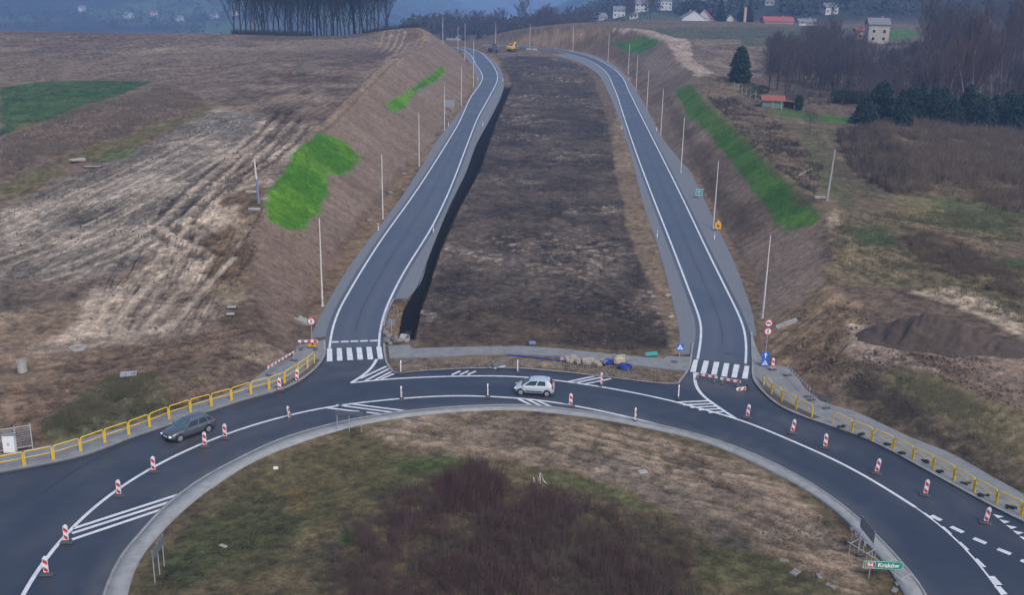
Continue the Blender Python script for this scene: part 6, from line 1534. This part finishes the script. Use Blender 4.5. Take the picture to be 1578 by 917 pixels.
def pipe_end(px, rz, lab, r=.55):
    p = g1(*px); b = MB(); n = 18; V = []
    for (y, q) in ((0, r), (0, r * .8), (.7, r * .8), (.7, r)): V += [(math.cos(2 * math.pi * i / n) * q, y, math.sin(2 * math.pi * i / n) * q * .9) for i in range(n)]
    b.add(V, [[k * n + i, k * n + (i + 1) % n, ((k + 1) % 4) * n + (i + 1) % n, ((k + 1) % 4) * n + i] for k in range(4) for i in range(n)]); o = b.build('concrete_pipe', M['conc'], auto=.6); o.location = (p.x, p.y, p.z + .35); o.rotation_euler = (0, 0, rz); return tag(o, lab, 'pipe')
pipe_end((628,527), 1.2, 'pale concrete pipe end at the foot of the black trench', .5)
for i, (x, y) in enumerate(((597,519),(601,524),(608,526),(599,531),(612,530),(594,512))): block('rubble_block', (x, y), (.6, .4, .35), M['conc_d'], f'grey rubble block at the left end of the central pavement', 'rubble', i * .7, .2, 2)['group'] = 'rubble at the left end of the central pavement'
# edging strips beside the left slip road mouth
for px, lab in (([(591,505),(597,480),(607,462)], 'narrow pale concrete edging left of the ochre corner'), ([(1157,514),(1163,540),(1164,562)], 'narrow pale concrete edging beside the right zebra crossing')):
    o = ribbon('edging', T(px), .22, .16, M['kerb'])
    o['kind'] = 'structure'
# concrete flumes
def flume(pa, pb, lab):
    A, B = G([pa, pb]); d = B - A; L = np.linalg.norm(d); e = empty('drain_channel', A, math.atan2(d[1], d[0]), lab, 'channel'); sl_ = d[2] / math.hypot(d[0], d[1]); Lh = math.hypot(d[0], d[1])
    b = MB(); w = .45
    q = [(-w, .22), (-w * .6, .22), (-w * .45, .02), (w * .45, .02), (w * .6, .22), (w, .22), (w, -.1), (-w, -.1)]
    V = [(0, y, z) for y, z in q] + [(Lh, y, z + d[2]) for y, z in q]; n = len(q); b.add(V, [[i, i + n, (i + 1) % n + n, (i + 1) % n] for i in range(n)] + [list(range(n)), [2 * n - 1 - i for i in range(n)]]); b.build('trough', M['conc'], e); return e
flume((1196,506), (1228,494), 'grey concrete drain channel running down the right slope to the two round signs'); flume((458,491), (478,500), 'short concrete drain channel at the foot of the left slope')
# old slabs and litter on the round island
for i, (x, y, s) in enumerate(((1208,866,.6),(1225,884,.75),(1262,890,.5),(1280,905,.6),(1385,902,.5),(1378,912,.5),(1390,890,.4))): block('broken_slab', (x, y), (s, s * .6, .1), M['conc_d'], f'broken grey concrete slab on the lower right of the round island', 'slab', i * .8)['group'] = 'broken slabs on the round island'
block('timber_offcut', (344,843), (.55, .25, .08), M['timber'], 'short pale wooden offcut on the left grass of the round island', 'offcut', -.5); block('white_stone', (425,725), (.35, .25, .25), M['white'], 'white stone on the upper left grass of the round island', 'stone'); block('boulder', (990,733), (.7, .5, .35), M['conc'], 'pale boulder on the bare soil of the round island', 'stone', .3)
p = g1(832, 754); b = MB()
for q in ([(-.5, 0, .3), (-.2, 0, .1), (0, 0, 1.0), (.25, .1, .3), (.5, 0, .15)], [(0, 0, 0), (0, 0, 1.0)], [(-.35, 0, .2), (-.5, .1, .55)]): b.tube(q, .03, 5)
o = b.build('dead_branch', M['white']); o.location = (p.x, p.y, p.z + .3); tag(o, 'bleached forked branch above the island thicket', 'branch')
for x, y, rr_, lab in ((1123,545,.42,'round dark manhole cover in the right slip road above the zebra crossing'), (1039,560,.35,'round manhole cover in the right end of the central pavement')):
    p = T([(x, y)])[0]; b = MB(); b.cyl((0, 0, 0), rr_, .012, 24); b.cyl((0, 0, .012), rr_ * .86, .006, 24); o = b.build('manhole_cover', M['darksteel'], auto=.6); o.location = (p[0], p[1], zr(p[1]) + (.040 if x > 1100 else .152)); tag(o, lab, 'manhole cover')
# construction machines far up the road
M['mach_y'] = mat('machine yellow', (.60, .40, .06), .5, var=.1); M['mach_d'] = mat('machine dark grey', (.07, .075, .085), .5)
p = g1(788, 79); e = empty('excavator', (p.x, p.y, p.z), 1.2, 'yellow crawler excavator parked where the slip roads meet', 'excavator')
for s in (-1, 1):
    b = MB(); b.box((0, s * 1.1, .45), (4.0, .6, .9), bev=.3); b.build('track', M['mach_d'], e)
b = MB(); b.box((-.3, 0, 1.5), (3.6, 2.5, 1.0), bev=.15); b.box((-1.6, 0, 1.7), (1.2, 2.4, 1.2), bev=.2); b.build('upper_body', M['mach_y'], e)
b = MB(); b.box((.7, .8, 2.3), (1.5, .95, 1.6), bev=.15); cb = b.build('cab', M['mach_y'], e); b = MB(); b.box((.72, .8, 2.55), (1.54, .99, .8), bev=.1); b.build('window', M['glass'], cb)
b = MB(); b.tube([(.9, -.3, 1.8), (3.2, -.3, 3.6), (5.4, -.3, 3.0)], [.3, .32, .22], 6); b.build('boom', M['mach_y'], e); b = MB(); b.tube([(5.4, -.3, 3.1), (6.2, -.3, .9)], [.2, .15], 6); b.build('stick', M['mach_y'], e); b = MB(); b.box((6.0, -.3, .5), (.9, 1.2, .8), bev=.2); b.build('bucket', M['mach_d'], e)
p = g1(762, 80); e = empty('road_roller', (p.x, p.y, p.z), .3, 'dark grey road roller left of the yellow excavator', 'roller')
b = MB(); b.cyl((1.5, -1.05, .8), .8, 2.1, 20, axis='Y'); b.build('drum', M['mach_d'], e)
for s in (-1, 1):
    b = MB(); b.cyl((-1.5, s * .8 - .25, .8), .8, .5, 18, axis='Y'); b.build('wheel', M['tyre'], e)
b = MB(); b.box((-1.3, 0, 1.5), (2.4, 1.6, .9), bev=.15); b.box((.6, 0, 1.0), (2.4, 2.3, .3), bev=.05); b.build('body', M['mach_d'], e); b = MB(); b.box((0, 0, 2.4), (1.4, 1.5, 1.6), bev=.1); b.box((0, 0, 3.25), (1.7, 1.8, .12)); b.build('cab', M['mach_d'], e)
for i, (x, y) in enumerate(((806,75),(815,77),(824,77.5))): block('kerb_stack', (x, y), (2.2, 1.0, .8), M['conc'] if i else M['darksteel'], f'small stack of building material beside the excavator, {ordw(i)} from the left', 'material stack', .2)
# pale grey drain boxes along the left verge
for i, (x, y) in enumerate(((569,341),(601,298),(622,269),(640,240))): block('drain_box', (x, y), (.8, .6, .35), M['conc_d'], f'grey drain box on the left verge, {ordw(i)} from the roundabout', 'drain box', .5)
for i, (x, y) in enumerate(((1029,457),(1034,490))): block('debris', (x, y), (.9, .35, .25), M['timber'], f'pale debris at the right edge of the dark median, {ordw(i)} from the top', 'debris', .8)

# ------------------------------------------------------------------ haze
b = MB(); b.box((0, 2050, 75), (9400, 4500, 260)); hz = b.build('haze', None); hz['kind'] = 'stuff'
hz.data.materials.clear()
mh = bpy.data.materials.new('haze air'); mh.use_nodes = True; n = mh.node_tree.nodes; n.clear()
out = n.new('ShaderNodeOutputMaterial'); pv = n.new('ShaderNodeVolumePrincipled'); pv.inputs['Color'].default_value = (.32, .52, .92, 1); pv.inputs['Density'].default_value = 0.00043
mh.node_tree.links.new(pv.outputs[0], out.inputs['Volume']); hz.data.materials.append(mh)
